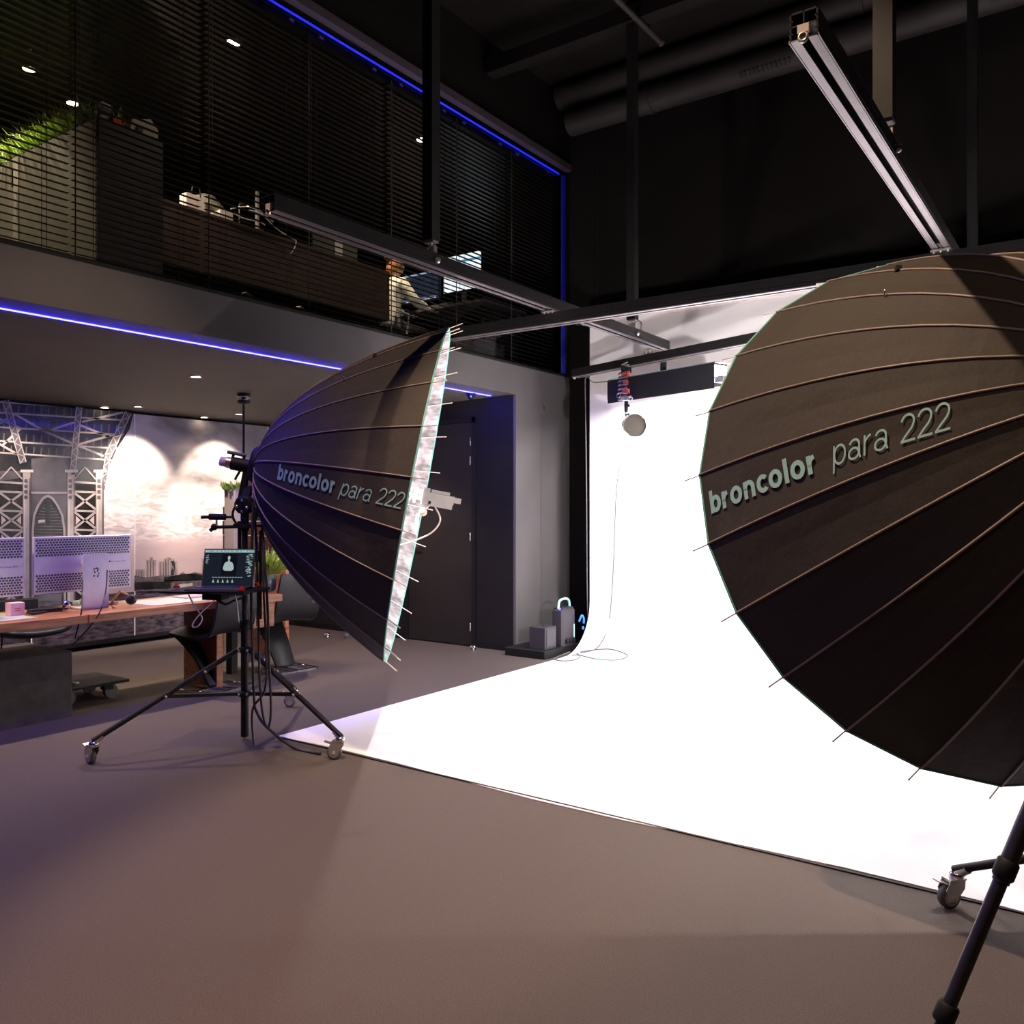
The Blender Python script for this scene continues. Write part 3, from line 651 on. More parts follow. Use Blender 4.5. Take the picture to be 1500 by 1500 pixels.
studio_lamp('flash lamp inside the right umbrella facing the backdrop', CR3, nR, 470, -1)

def focus_unit(C, n, label, stand_top):
    C = V(C); n = V(n).normalized(); A = C-n*UD; h = V((0,0,1)); sd = n.cross(h).normalized(); up = sd.cross(n); R = Matrix((n, sd, up)).transposed()
    t = thing('focusing_tube', label, 'umbrella mount', A-n*.05)
    MB().tube(A-n*.03-up*.02, A-n*.16-up*.02, .043, 18).build('tube_body', M['satin'], t)
    MB().lathe([(.037,0),(.037,.035)], A-n*.193-up*.02, n, 16).build('silver_collar', M['zinc'], t)
    MB().lathe([(.028,0),(.032,.008),(.032,.045)], A-n*.235-up*.02, n, 16).build('end_cap', M['cream'], t)
    MB().tube(A-n*.08+up*.045, A-n*.20+up*.045, .012, 10).build('top_handle', M['rubber'], t)
    MB().tube(A-n*.09+up*.01, A-n*.09+up*.05, .01, 8).tube(A-n*.16+up*.01, A-n*.16+up*.05, .01, 8).build('handle_post', M['satin'], t)
    MB().cbox(A-n*.058-up*.14, (.035, .05, .30), R).build('bracket', M['satin'], t)
    MB().tube(A-n*.09-up*.03+sd*.0, A-n*.12-up*.12, .008, 8).build('lock_lever', M['cable'], t)
    return A, t

# ------------------------------------------------------------------ casters and stands
def caster(name_parent, contact, yaw, attach=None, sc=1.0):
    """a braked caster, part of a stand; returns the part object"""
    p = V(contact); c, s_ = math.cos(yaw), math.sin(yaw); f = V((c, s_, 0)); l = V((-s_, c, 0)); R = Matrix((f, l, V((0,0,1)))).transposed()
    w_ = p+V((0,0,.042*sc))
    fork = MB()
    for sg in (-1, 1):
        q = w_+l*sg*.019*sc
        pts = [V((-.022,0,-.012)), V((.012,0,-.012)), V((.05,0,.03)), V((.052,0,.062)), V((-.012,0,.062)), V((-.030,0,.03))]
        a_ = [q+R@(k*sc) for k in pts]; b_ = [k+l*sg*.003 for k in a_]; n = len(a_)
        fork.add(a_+b_, [list(range(n)), list(range(n, 2*n))[::-1]]+[(i, (i+1)%n, n+(i+1)%n, n+i) for i in range(n)])
    fork.cbox(w_+R@(V((.022,0,.062))*sc), (.07*sc, .044*sc, .006*sc), R)
    fo = fork.build('caster', M['zinc'], name_parent)
    MB().lathe([(.014,-.015),(.036,-.015),(.042,-.011),(.042,.011),(.036,.015),(.014,.015)], w_, l, 22).build('tyre', M['rubber'], fo)
    MB().lathe([(.03,-.0165),(.03,.0165)], w_, l, 16).lathe([(.008,-.026),(.008,.026)], w_, l, 8).build('wheel_hub', M['lamp_grey'], fo)
    MB().lathe([(.026,0),(.028,.006),(.028,.016),(.02,.022)], w_+R@(V((.034,0,.064))*sc), (0,0,1), 16).build('swivel', M['chrome'], fo)
    MB().cbox(w_+R@(V((-.035,0,.055))*sc), (.045*sc, .034*sc, .004), Matrix.Rotation(yaw, 3, 'Z')@Matrix.Rotation(.35, 3, 'Y')).build('brake_pedal', M['zinc'], fo)
    return w_+R@(V((.034,0,.088))*sc)
def roller_stand(label, P, feet, top, yaws):
    P = V(P); t = thing('roller_stand', label, 'light stand', P)
    MB().tube(P+V((0,0,.02)), P+V((0,0,.72)), .024, 16).build('pole', M['satin'], t)
    MB().tube(P+V((0,0,.70)), P+V((0,0,top)), .018, 14).build('inner_pole', M['black'], t)
    MB().lathe([(.026,0),(.032,.006),(.032,.05),(.026,.056)], P+V((0,0,.69)), (0,0,1), 14).build('lock_collar', M['satin'], t)
    MB().lathe([(.012,0),(.016,.03)], P+V((0,0,.0)), (0,0,1), 10).build('foot_tip', M['zinc'], t)
    for z in (.56, .285):
        MB().lathe([(.027,0),(.04,.008),(.04,.03),(.027,.038)], P+V((0,0,z-.02)), (0,0,1), 12).build('leg_collar', M['satin'], t)
    for k, (f, yw) in enumerate(zip(feet, yaws)):
        f = V((f[0], f[1], 0)); att = caster(t, f, yw)
        dr = V((att.x-P.x, att.y-P.y, 0)).normalized()
        tp = P+V((0,0,.56))+dr*.045; sdv = dr.cross(V((0,0,1)))
        MB().tube(att+dr*.01+V((0,0,.0)), tp, .0155, 10).build('leg', M['satin'], t)
        MB().tube(att-V((0,0,.012)), att+(tp-att).normalized()*.05, .017, 10).build('leg_socket', M['zinc'], t)
        mid = att.lerp(tp, .47); low = P+V((0,0,.29))+dr*.045
        MB().cbox((mid+low)/2, ((mid-low).length, .03, .020), Matrix(((mid-low).normalized(), sdv, (mid-low).normalized().cross(sdv))).transposed()).build('brace', M['satin'], t)
        for q in (mid, low, tp, att.lerp(tp, .75)): MB().tube(q-sdv*.022, q+sdv*.022, .007, 8).ball(q-sdv*.022, .009, 6).ball(q+sdv*.022, .009, 6).build('rivet', M['zinc'], t)
    return t
P1 = cw(-1.665, 5.29, 0)
feet1 = [cw(-2.38, 4.797), cw(-1.02, 4.875), cw(-1.61, 6.156)]
st1 = roller_stand('black three-wheeled roller stand carrying the left umbrella and the laptop', P1, feet1, 1.36, [math.radians(0), math.radians(35), math.radians(28)])
# stand head
hd = P1+V((0,0,1.40))
MB().tube(P1+V((0,0,1.30)), P1+V((0,0,1.44)), .026, 14).build('spigot', M['black'], st1)
MB().lathe([(.045,-.035),(.06,-.02),(.06,.02),(.045,.035)], hd+V((0,0,.06)), (CX,-SX,0), 20).build('tilt_head', M['satin'], st1)
MB().torus(hd+V((0,0,.0)), .075, .008, (CX,-SX,0), 28, 6).build('guide_ring', M['satin'], st1)
for dx, dz in ((-.03,.05),(.03,.045),(0,.02),(0,.09)):
    q = hd+cw(dx, -.055, dz).to_3d() if False else hd+V((SX*dx+CX*.055, CX*dx-SX*.055, dz))
    MB().ball(q, .010, 8).build('bolt', M['chrome'], st1)
A1, f1 = focus_unit(CL3, nL, 'black focusing tube behind the left umbrella above the stand', hd)
q0 = hd+V((0,0,.08)); q1 = A1-V(nL).normalized()*.06-V((0,0,.18))
MB().cbox((q0+q1)/2, ((q1-q0).length+.05, .045, .05), Matrix(((q1-q0).normalized(), (q1-q0).normalized().cross(V((0,0,1))).normalized(), (q1-q0).normalized().cross(V((0,0,1))).normalized().cross((q1-q0).normalized()))).transposed()).build('cross_bracket', M['satin'], st1)
# side poles clamped to the stand (crank and sliding handle)
for dl, z0, z1, r, mm in ((.055, .95, 1.30, .008, 'white_cable'), (-.03, .92, 1.36, .012, 'satin'), (.1, .75, 1.3, .009, 'satin')):
    q = P1+V((SX*dl+.01, CX*dl-.01, 0)); MB().tube(q+V((0,0,z0)), q+V((0,0,z1)), r, 8).build('guide_rod', M[mm], st1)
MB().cbox(P1+V((0,0,1.33)), (.12,.08,.03), Matrix.Rotation(.6,3,'Z')).cbox(P1+V((0,0,1.14)), (.16,.07,.07), Matrix.Rotation(.6,3,'Z')).build('clamp_block', M['satin'], st1)

P2 = cw(1.97, 2.30, 0); F2 = [cw(1.58, 3.07), cw(1.52, 1.60), cw(2.83, 2.24)]
st2 = roller_stand('black roller stand of the right umbrella, one braked caster in view', P2, F2, 1.4, [math.radians(50), math.radians(10), math.radians(200)])
A2, f2 = focus_unit(CR3, nR, 'black focusing tube behind the right umbrella', None)
q0 = P2+V((0,0,1.42)); q1 = A2-V(nR).normalized()*.06-V((0,0,.2))
MB().tube(q0-V((0,0,.1)), q0, .026, 14).tube(q0, q1, .024, 10).build('tilt_head', M['satin'], st2)

# ------------------------------------------------------------------ tripod leg at the right frame edge
apex = cw(1.405, 1.85, 1.45)
t = thing('camera_tripod', 'tall dark tripod whose collared leg crosses the lower right corner', 'tripod', V((apex.x, apex.y, 0)))
for k, (l, dd_) in enumerate(((.767, 1.80), (1.62, 2.32), (1.62, 1.33))):
    ft = cw(l, dd_, .012); lg = MB(); u_ = (apex-ft)
    pa, pb = ft+u_*.30, ft+u_*.97
    lo = MB().tube(ft+u_*.24, ft+u_*.47, .0150, 14).build('leg', M['black'], t)
    MB().tube(ft+u_*.44, pb, .0178, 14).build('upper_tube', M['black'], lo)
    for q in (.445, .235):
        MB().lathe([(.019,0),(.0225,.005),(.0225,.038),(.019,.043)], ft+u_*q, u_, 14).build('twist_collar', M['satin'], lo)
    MB().tube(ft+u_*.0, ft+u_*.24, .0125, 12).build('lower_tube', M['black'], lo)
    MB().ball(ft+V((0,0,.008)), .02, 10).build('rubber_foot', M['rubber'], lo)
MB().lathe([(.03,0),(.06,.01),(.06,.05),(.03,.07)], apex-V((0,0,.04)), (0,0,1), 16).build('crown', M['satin'], t)
MB().tube(apex-V((0,0,.35)), apex+V((0,0,.25)), .014, 12).build('centre_column', M['black'], t)
MB().rbox(apex+V((-.05,-.04,.25)), apex+V((.05,.04,.31)), .01).build('tripod_head', M['satin'], t)

# ================================================================== LAPTOP, TRAY, small arms on stand 1
TZ = .955
def cf(l, d_, z): return cw(l, d_, z)
t = thing('laptop_tray', 'thin black tray clamped to the roller stand, holding the laptop', 'tray', cf(-1.72, 5.0, TZ))
ta = V((SX, CX, 0)); tb = V((-CX, SX, 0)); Rt = Matrix((ta, tb, V((0,0,1)))).transposed(); Rt = Rt@Matrix.Rotation(math.radians(-9), 3, 'Z')
tc_ = cf(-1.75, 5.02, TZ)
MB().cbox(tc_, (.52, .34, .012), Rt).build('board', M['satin'], t)
for l, d_ in ((-.235, -.03), (.19, .15), (.23, -.14), (.1, .16)):
    q = tc_+Rt@V((l, d_, .02)); MB().cbox(q, (.034, .02, .012), Rt).lathe([(.009,0),(.007,.012)], q+V((0,0,.006)), (0,0,1), 8).build('edge_clamp', M['red'], t)['label'] = 'small red edge clamp'
MB().cbox(tc_+V((0,0,-.03)), (.12, .10, .045), Rt).tube(tc_+V((0,0,-.03)), P1+V((0,0,TZ-.04)), .018, 10).build('under_bracket', M['satin'], t)
MB().poly(bez([tc_+V((.0,0,-.05)), tc_+V((.06,.02,-.08)), tc_+V((.1,.05,-.06)), tc_+V((.16,.07,-.04))], 5), .008, 6).build('cable_clip', M['cable'], t)
# laptop
lt = thing('laptop', 'open laptop showing a portrait shoot on its dark screen', 'laptop', tc_+V((0,0,.007)))
Rl = Matrix((ta, tb, V((0,0,1)))).transposed()@Matrix.Rotation(math.radians(-3), 3, 'Z')
hin = tc_+Rl@V((.045, .05, .016))
W_, H_ = .312, .225
MB().cbox(hin+Rl@V((0, -.115, 0)), (W_, .225, .013), Rl).build('keyboard_base', M['dark_cab'], lt)
m = MB()
for i in range(13):
    for j in range(5): m.cbox(hin+Rl@V((-.132+i*.022, -.03-j*.02, .008)), (.018, .016, .002), Rl)
o = m.build('keys', mat('keycaps_violet_lit', (.05, .04, .12), .4, noise=(40, (.07, .06, .16))), lt); o['kind'] = 'stuff'
Rs = Rl@Matrix.Rotation(math.radians(-13), 3, 'X')           # lid leans back
def sp(u, v, d_=0): return hin+Rs@V(((u-.5)*W_, d_, v*H_+.004))
lid = MB().cbox(sp(.5, .5, .005), (W_, .007, H_+.004), Rs).build('lid', M['dark_cab'], lt)
def scr(name, rects, col, es, d_, parent=lt, spf=None):
    m = MB(); f = spf or sp
    for (u0, v0, u1, v1) in rects: m.add([f(u0, v0, d_), f(u1, v0, d_), f(u1, v1, d_), f(u0, v1, d_)], [(0,1,2,3)])
    return m.build(name, mat(name+'_glow', (.004,.004,.004), .35, emit=col, es=es, spec=.08), parent)
scr('screen', [(.015, .03, .985, .975)], (.008, .012, .018), 1, .0005)
rr = random.Random(3)
scr('menu_bar', [(.015, .90, .985, .975)], (.22, .34, .36), 1, -.0002)
scr('menu_icons', [(.03+.93*i/30, .93, .045+.93*i/30, .955) for i in range(30) if rr.random() < .6], (.6, .75, .78), 1, -.0005)
scr('tool_panel', [(.83+rr.random()*.12, .2+rr.random()*.65, 0, 0) for _ in range(1)] and [(a_, b_, a_+.02+rr.random()*.03, b_+.012) for a_, b_ in ((.83+rr.random()*.1, .25+rr.random()*.62) for _ in range(70))], (.30, .42, .42), 1, -.0003)
scr('left_panel', [(a_, b_, a_+.02+rr.random()*.05, b_+.009) for a_, b_ in ((.025+rr.random()*.05, .6+rr.random()*.27) for _ in range(14))], (.25, .35, .35), 1, -.0003)
scr('image_area', [(.36, .28, .66, .86)], (.003, .004, .006), 1, -.0002)
scr('caption_strip', [(.2+i*.055, .225, .24+i*.055, .245) for i in range(11)], (.35, .42, .42), 1, -.0004)
m = MB()
def disc(u, v, ru, rv, n=16): m.add([sp(u+ru*math.cos(2*PI*k/n), v+rv*math.sin(2*PI*k/n), -.0006) for k in range(n)], [list(range(n))])
def pg(pts): m.add([sp(u, v, -.0006) for u, v in pts], [list(range(len(pts)))])
disc(.50, .76, .026, .055); pg([(.488,.71),(.512,.71),(.518,.66),(.56,.645),(.585,.60),(.605,.50),(.60,.44),(.56,.41),(.44,.41),(.40,.44),(.395,.50),(.415,.60),(.44,.645),(.482,.66)])
PG_ = mat('portrait_glow', (.004,.004,.004), .4, emit=(.36, .46, .44), es=1, spec=.08); m.build('portrait', PG_, lt)['kind'] = 'stuff'; m = MB()
for i in range(5): disc(.225+i*.093, .155, .012, .02, 8); pg([(.205+i*.093, .095), (.25+i*.093, .095), (.24+i*.093, .135), (.215+i*.093, .135)])
m.build('portrait_thumbnails', PG_, lt)['kind'] = 'stuff'
# arm with cylinder clamp left of the stand
q = P1+V((0,0,1.145)); ar = lambda l, d_, z: P1+V((SX*l-CX*d_, CX*l+SX*d_, z))
t = thing('clamp_arm', 'short black articulated arm sticking out left of the stand', 'arm', q)
MB().tube(ar(0,0,1.325), ar(-.19,-.0,1.322), .011, 10).build('rod', M['satin'], t)
MB().ball(ar(-.19,0,1.322), .022, 10).tube(ar(-.19,0,1.32), ar(-.215,0,1.30), .012, 8).build('ball_joint', M['satin'], t)
MB().tube(ar(-.175,0,1.33), ar(-.175,0,1.375), .006, 8).build('pin', M['cream'], t)
MB().tube(ar(-.22,0,1.386), ar(-.12,0,1.384), .020, 12).tube(ar(-.27,0,1.383), ar(-.22,0,1.385), .010, 8).tube(ar(-.12,0,1.384), ar(-.07,0,1.384), .008, 8).build('grip', M['satin'], t)
t = thing('clamp_arm', 'thin black hooked arm on the right of the stand', 'arm', ar(.05,0,1.33))
MB().tube(ar(.05,0,1.33), ar(.13,0,1.33), .008, 8).poly(bez([ar(.13,0,1.30), ar(.13,0,1.37), ar(.155,0,1.40)], 5), .009, 6).build('rod', M['satin'], t)
# hanging cables of stand 1
def hang(pts, r, mm, lab, cat='cable', nm='hanging_cable'):
    return tag(MB().poly(bez(pts, 8), r, 6).build(nm, M[mm]), lab, cat)
hang([at_d(371, 735, 5.2), at_d(368, 860, 5.1), at_d(370, 950, 5.1), at_d(372, 1020, 5.15), at_d(377, 1045, 5.15), at_d(392, 1066, 5.1), at_z(432, 1096, .01), at_z(470, 1104, .01)], .009, 'cable', 'black cable nearest the stand pole, running down and over the floor')
hang([at_d(366, 730, 5.25), at_d(374, 770, 5.25), at_d(378, 880, 5.15), at_d(380, 980, 5.1), at_d(384, 1040, 5.1), at_d(392, 1066, 5.1), at_d(397, 1040, 5.1), at_d(394, 960, 5.1), at_d(391, 870, 5.15), at_d(384, 775, 5.3)], .008, 'cable', 'black cable hanging in a long loop right of the stand')
hang([at_d(384, 768, 5.35), at_d(386, 860, 5.15), at_d(390, 950, 5.1), at_d(388, 1010, 5.1), at_d(370, 1040, 5.15), at_z(372, 1092, .01)], .007, 'cable', 'thin black cable beneath the hooked arm')
hang([at_d(275, 868, 5.0), at_d(285, 888, 5.0), at_d(296, 905, 5.0), at_d(290, 917, 5.0), at_d(282, 918, 5.0), at_d(285, 909, 5.0), at_d(300, 892, 5.0), at_d(320, 874, 5.0)], .004, 'white_cable', 'white cable hanging in a small loop below the laptop tray')
hang([at_d(345, 872, 4.95), at_d(348, 890, 4.95), at_d(350, 912, 4.95)], .004, 'white_cable', 'short white cable end below the right of the laptop tray')

# ================================================================== RECESS: mural
XM = -8.44
def mp(px, py, k=0): r = at_x(px, py, XM+.002+k*.0015); return r
def mural_mat(name, c1, c2, sc, st=(1,1,1), lo=.35, hi=.65, det=6):
    return mat(name, c1, .22, noise=(sc, c2, st, det, (lo, hi)), coat=.2, spec=.25)
msky0 = mural_mat('print_sky', (.20, .18, .17), (.72, .66, .63), 1.3, (1, 1, 1.5), .32, .68, 9)
mlow = mural_mat('print_low_cloud', (.44, .36, .34), (.78, .70, .66), 3.5, (1, 1, 2.6), .3, .7, 8)
mhor = mural_mat('print_horizon', (.50, .38, .36), (.58, .46, .43), 1.2, (1, .6, 3))
mwat = mural_mat('print_water', (.012, .01, .014), (.17, .135, .15), 9, (1, 1, 4.2), .3, .8, 8)
mdk = mural_mat('print_dark', (.006, .0055, .0055), (.028, .025, .023), 4)
mbl = mural_mat('print_black', (.005, .005, .005), (.012, .011, .011), 6)
mmid = mural_mat('print_mid', (.065, .058, .062), (.13, .115, .125), 3)
mlt = mural_mat('print_light', (.34, .30, .27), (.46, .41, .37), 6)
mbr = mural_mat('print_bright', (.55, .49, .45), (.66, .6, .55), 6)
mst = mural_mat('print_buildings', (.26, .21, .19), (.36, .29, .26), 8)
msh = mural_mat('print_shore', (.05, .042, .044), (.17, .14, .135), 22, (1, 1, 2), .3, .7, 4)
def sky_mat():
    m = bpy.data.materials.new('print_sky'); m.use_nodes = True; nt = m.node_tree; b = nt.nodes['Principled BSDF']; N = nt.nodes.new; Lk = nt.links.new
    b.inputs['Roughness'].default_value = .3; b.inputs['Coat Weight'].default_value = .4; b.inputs['Coat Roughness'].default_value = .02
    g = N('ShaderNodeNewGeometry'); sx = N('ShaderNodeSeparateXYZ'); Lk(g.outputs['Position'], sx.inputs[0])
    def nz(sc, st, lo, hi, c1, c2, det, dist=0):
        mp_ = N('ShaderNodeMapping'); mp_.inputs['Scale'].default_value = st; Lk(g.outputs['Position'], mp_.inputs[0])
        n = N('ShaderNodeTexNoise'); n.inputs['Scale'].default_value = sc; n.inputs['Detail'].default_value = det; n.inputs['Distortion'].default_value = dist; Lk(mp_.outputs[0], n.inputs[0])
        r = N('ShaderNodeValToRGB'); r.color_ramp.elements[0].position = lo; r.color_ramp.elements[1].position = hi
        r.color_ramp.elements[0].color = (*c1, 1); r.color_ramp.elements[1].color = (*c2, 1); Lk(n.outputs[0], r.inputs[0]); return r.outputs[0]
    top = nz(1.5, (1, .8, 1.4), .38, .66, (.10, .09, .088), (.55, .5, .48), 9, .4)
    mid = nz(5, (1, 1, 3.2), .35, .62, (.42, .36, .34), (.8, .72, .68), 8, 1.2)
    hor = nz(1.2, (1, .6, 3), .3, .7, (.42, .31, .30), (.54, .42, .40), 4)
    def ramp(z0, z1):
        q = N('ShaderNodeMapRange'); q.interpolation_type = 'SMOOTHSTEP'; q.inputs[1].default_value = z0; q.inputs[2].default_value = z1; Lk(sx.outputs[2], q.inputs[0]); return q.outputs[0]
    def mixc(f, a_, b_):
        x = N('ShaderNodeMix'); x.data_type = 'RGBA'; Lk(f, x.inputs[0]); Lk(a_, x.inputs[6]); Lk(b_, x.inputs[7]); return x.outputs[2]
    c = mixc(ramp(1.0, 1.2), hor, mid); c = mixc(ramp(1.42, 1.75), c, top); Lk(c, b.inputs['Base Color']); return m
msky = sky_mat()
mu = thing('wall_mural', 'large black-and-white photo mural of a steel bridge, skyline and river', 'mural', mp(200, 930))
YL = -1.5
def band(name, pts, m, k=0): return MB().add([mp(a_, b_, k) for a_, b_ in pts], [list(range(len(pts)))]).build(name, m, mu)
zt, zb = 2.43, .0
def ymul(px): return at_x(px, 742, XM).y
YR = ymul(391)
def slab(name, y0, y1, z0, z1, m, th=.03): return MB().box((XM-.05, y0, z0), (XM, y1, z1)).build(name, m, mu)
YJ = ymul(197)
zsky = lambda py: at_x(250, py, XM).z
for (a_, b_) in ((YL, YJ-.006), (YJ+.006, YR)):
    slab('print_sky', a_, b_, zsky(862), zt, msky)
    slab('print_river', a_, b_, zb+.09, zsky(862), mwat)
MB().box((XM-.03, YJ-.006, .06), (XM+.006, YJ+.006, zt)).build('joint_strip', mat('joint_metal', (.85, .8, .72), .3, .3, noise=(9, (.9, .85, .78))), mu)
MB().box((XM-.05, YR, .06), (XM+.012, YR+.02, zt)).build('edge_trim', M['cream'], mu)
MB().box((XM-.055, YL, .045), (XM+.012, YR+.02, .09)).build('base_trim', M['satin'], mu)
# flat printed bridge
class Pr:
    def __init__(s): s.m = {}
    def q(s, key, pts, k): s.m.setdefault((key, k), MB()).add([mp(a_, b_, k) for a_, b_ in pts], [list(range(len(pts)))])
    def l(s, key, x0, y0, x1, y1, w_, k):
        L = math.hypot(x1-x0, y1-y0) or 1; nx, ny = -(y1-y0)/L*w_/2, (x1-x0)/L*w_/2
        s.q(key, [(x0+nx, y0+ny), (x1+nx, y1+ny), (x1-nx, y1-ny), (x0-nx, y0-ny)], k)
    def ladder(s, x0, y0, x1, y1, w_, k, n=10):
        L = math.hypot(x1-x0, y1-y0); nx, ny = -(y1-y0)/L*w_/2, (x1-x0)/L*w_/2
        s.l(mmid, x0, y0, x1, y1, w_, k)
        for sg in (-1, 1): s.l(mlt, x0+nx*sg, y0+ny*sg, x1+nx*sg, y1+ny*sg, 1.5, k+1)
        for i in range(n):
            a_, b_ = i/n, (i+1)/n; g0 = -1 if i % 2 else 1
            s.l(mlt, x0+(x1-x0)*a_+nx*g0, y0+(y1-y0)*a_+ny*g0, x0+(x1-x0)*b_-nx*g0, y0+(y1-y0)*b_-ny*g0, 1.1, k+1)
pr = Pr()
pr.q(mdk, [(-120, 586), (0, 590), (196, 604), (190, 628), (170, 660), (152, 700), (152, 800), (148, 880), (-120, 880)], 1)
pr.q(mmid, [(46, 672), (98, 668), (98, 790), (90, 880), (46, 880)], 2)
pr.q(mmid, [(0, 690), (30, 690), (30, 700), (0, 705)], 2)
for x in range(-118, 190, 11):                         # deck joists
    for y0, y1 in ((592, 606), (612, 628), (634, 648), (652, 664)):
        if x+y0*.0 < 186-(y0-600)*.45: pr.l(mmid, x+3, y0+x*.06, x+2, y1+x*.05, 2.0, 3)
for y in (606, 627, 647, 664):
    pr.l(mlt, -120, y-9, 188-(y-606)*.4, y+10, 2.4, 4)
for (a_, b_, c_, e_) in ((-20, 606, 32, 628), (24, 608, 66, 632), (66, 632, 108, 619), (108, 619, 160, 640), (66, 632, 112, 652), (112, 652, 165, 637), (0, 620, 24, 606), (112, 652, 152, 668), (-10, 645, 30, 668), (-60, 630, 0, 600), (120, 618, 180, 604), (30, 628, 4, 652)):
    pr.l(mlt, a_, b_, c_, e_, 3.2, 4)
pr.ladder(8, 586, 34, 678, 9, 5, 12); pr.ladder(116, 596, 106, 695, 8, 5, 12); pr.ladder(188, 604, 158, 668, 9, 5, 10); pr.ladder(158, 668, 151, 715, 7, 5, 6)
pr.ladder(-70, 582, -30, 678, 9, 5, 12)
for x in (33, 98, 140, -28, -90):                      # tower legs
    pr.l(mlt, x+6, 688, x+6, 882, 11, 5); pr.l(mbr, x+3, 700, x+3, 882, 2, 6); pr.l(mmid, x+11, 700, x+11, 882, 2.5, 6)
    for i in range(4): pr.l(mmid, x+5, 702+i*8, x+5, 707+i*8, 5, 7)
    pr.l(mbr, x-3, 690, x+16, 690, 4, 7)
for x0, x1 in ((0, 33), (109, 140), (-80, -30)):       # cross bracing
    for y in (720, 748, 776, 804, 832, 860):
        pr.l(mlt, x0, y, x1, y+1, 3, 6); pr.l(mlt, x0, y+2, x1, y+26, 3.2, 6); pr.l(mlt, x0, y+26, x1, y+2, 3.2, 6)
    pr.l(mlt, x0, 702, (x0+x1)/2, 684, 2, 6); pr.l(mlt, (x0+x1)/2, 684, x1, 702, 2, 6); pr.l(mlt, x0, 706, x1, 708, 3, 6)
    for y in (748, 776): pr.q(mhor, [(x0+2, y+7), (x0+9, y+14), (x0+2, y+21)], 3); pr.q(mhor, [(x1-2, y+7), (x1-9, y+14), (x1-2, y+21)], 3)
pr.l(mlt, 43, 722, 98, 722, 3, 6)
arc = [(48, 800), (48, 775), (50, 755), (56, 740), (63, 730), (70, 726), (77, 730), (84, 740), (91, 755), (94, 775), (95, 800)]
pr.q(mbl, [(a_, b_) for a_, b_ in arc]+[(95, 870), (48, 870)], 3)
for p_, q_ in zip(arc[:-1], arc[1:]): pr.l(mlt, *p_, *q_, 3.4, 6)
pr.l(mlt, 48, 800, 48, 880, 3.4, 6); pr.l(mlt, 95, 800, 95, 880, 3.4, 6)
for i in range(26): y = 740+i*4.4; hw = min(21, 6+i*3); pr.l(mmid, 71-hw, y, 71+hw, y+.8, 1.5, 4)
pr.l(mbl, 70, 735, 70, 768, 6, 5); pr.l(mbr, 56, 764, 66, 763, 4, 5)
# skyline
for (a_, b_, c_, e_) in ((214, 820, 229, 850), (219, 816, 224, 822), (233, 822, 247, 850), (240, 818, 256, 850), (250, 822, 260, 850), (197, 834, 212, 850), (245, 816, 250, 820), (296, 818, 300, 850)):
    pr.q(mst, [(a_, b_), (c_, b_), (c_, e_), (a_, e_)], 2)
    for i in range(int((c_-a_)/4)): pr.l(mmid, a_+2.5+i*4, b_+2, a_+2.5+i*4, e_, .9, 3)
pr.q(msh, [(197, 843), (215, 846), (235, 843), (262, 842), (268, 838), (274, 842), (285, 838), (300, 841), (340, 840), (390, 842), (390, 864), (197, 866)], 4)
pr.q(mmid, [(197, 851), (300, 849), (390, 848), (390, 850), (300, 852), (197, 853)], 5)
pr.q(mdk, [(240, 846), (262, 842), (280, 840), (300, 843), (300, 850), (240, 852)], 5)
pr.q(mlt, [(262, 856), (282, 854), (282, 860), (262, 861)], 5)
pr.q(mdk, [(197, 853), (250, 852), (250, 862), (197, 864)], 5)
names = {mdk: 'printed_shadow', mmid: 'printed_steel', mlt: 'printed_girders', mbr: 'printed_highlight', mbl: 'printed_arch', mst: 'printed_tower_blocks', msh: 'printed_shore', mhor: 'printed_gap'}
for (key, k), m in pr.m.items(): m.build(names[key], key, mu)['kind'] = 'stuff'

# downlights
def downlight(p, label, lens, tilt=False, r=.04):
    p = V(p); t = thing('recessed_downlight', label, 'downlight', p)
    MB().lathe([(r,0),(r+.012,0),(r+.012,-.008),(r,-.008)], p, (0,0,1), 20, cap=False).build('trim_ring', M['chrome'], t)
    MB().lathe([(r,-.003),(r*.7,-.006)], p, (0,0,1), 16).build('lens', M[lens], t)
    return t
def cz(x): return SOF+(x-(MX-.16))*(SOF-2.45)/(MX-.16+8.7)
for px, py, lab, ln in ((287, 562, 'bright downlight alone in the middle of the recess ceiling', 'lens'), (153, 600, 'downlight over the bridge part of the mural', 'lens'), (202, 595, 'downlight close to the joint strip of the mural', 'lens_dim'), (299, 612, 'downlight over the cloudy part of the mural', 'lens'), (350, 607, 'dim downlight nearest the right end of the mural', 'lens_dim')):
    p = at_z(px, py, 2.47)
    if p.x < -8.38: p = at_x(px, py, -8.36)
    p.z = cz(p.x)-.001; downlight(p, lab, ln)
for (x, y), lab, ln in zip(MEZZ, ('oval downlight at the far left of the mezzanine ceiling', 'glaring downlight above the grass on the cabinet', 'bright downlight behind the upper middle of the blinds', 'small sparkling downlight beside the thick hanging post'), ('lens_dim', 'lens', 'lens', 'lens')):
    downlight((x, y, 5.018), lab, ln, r=.05)
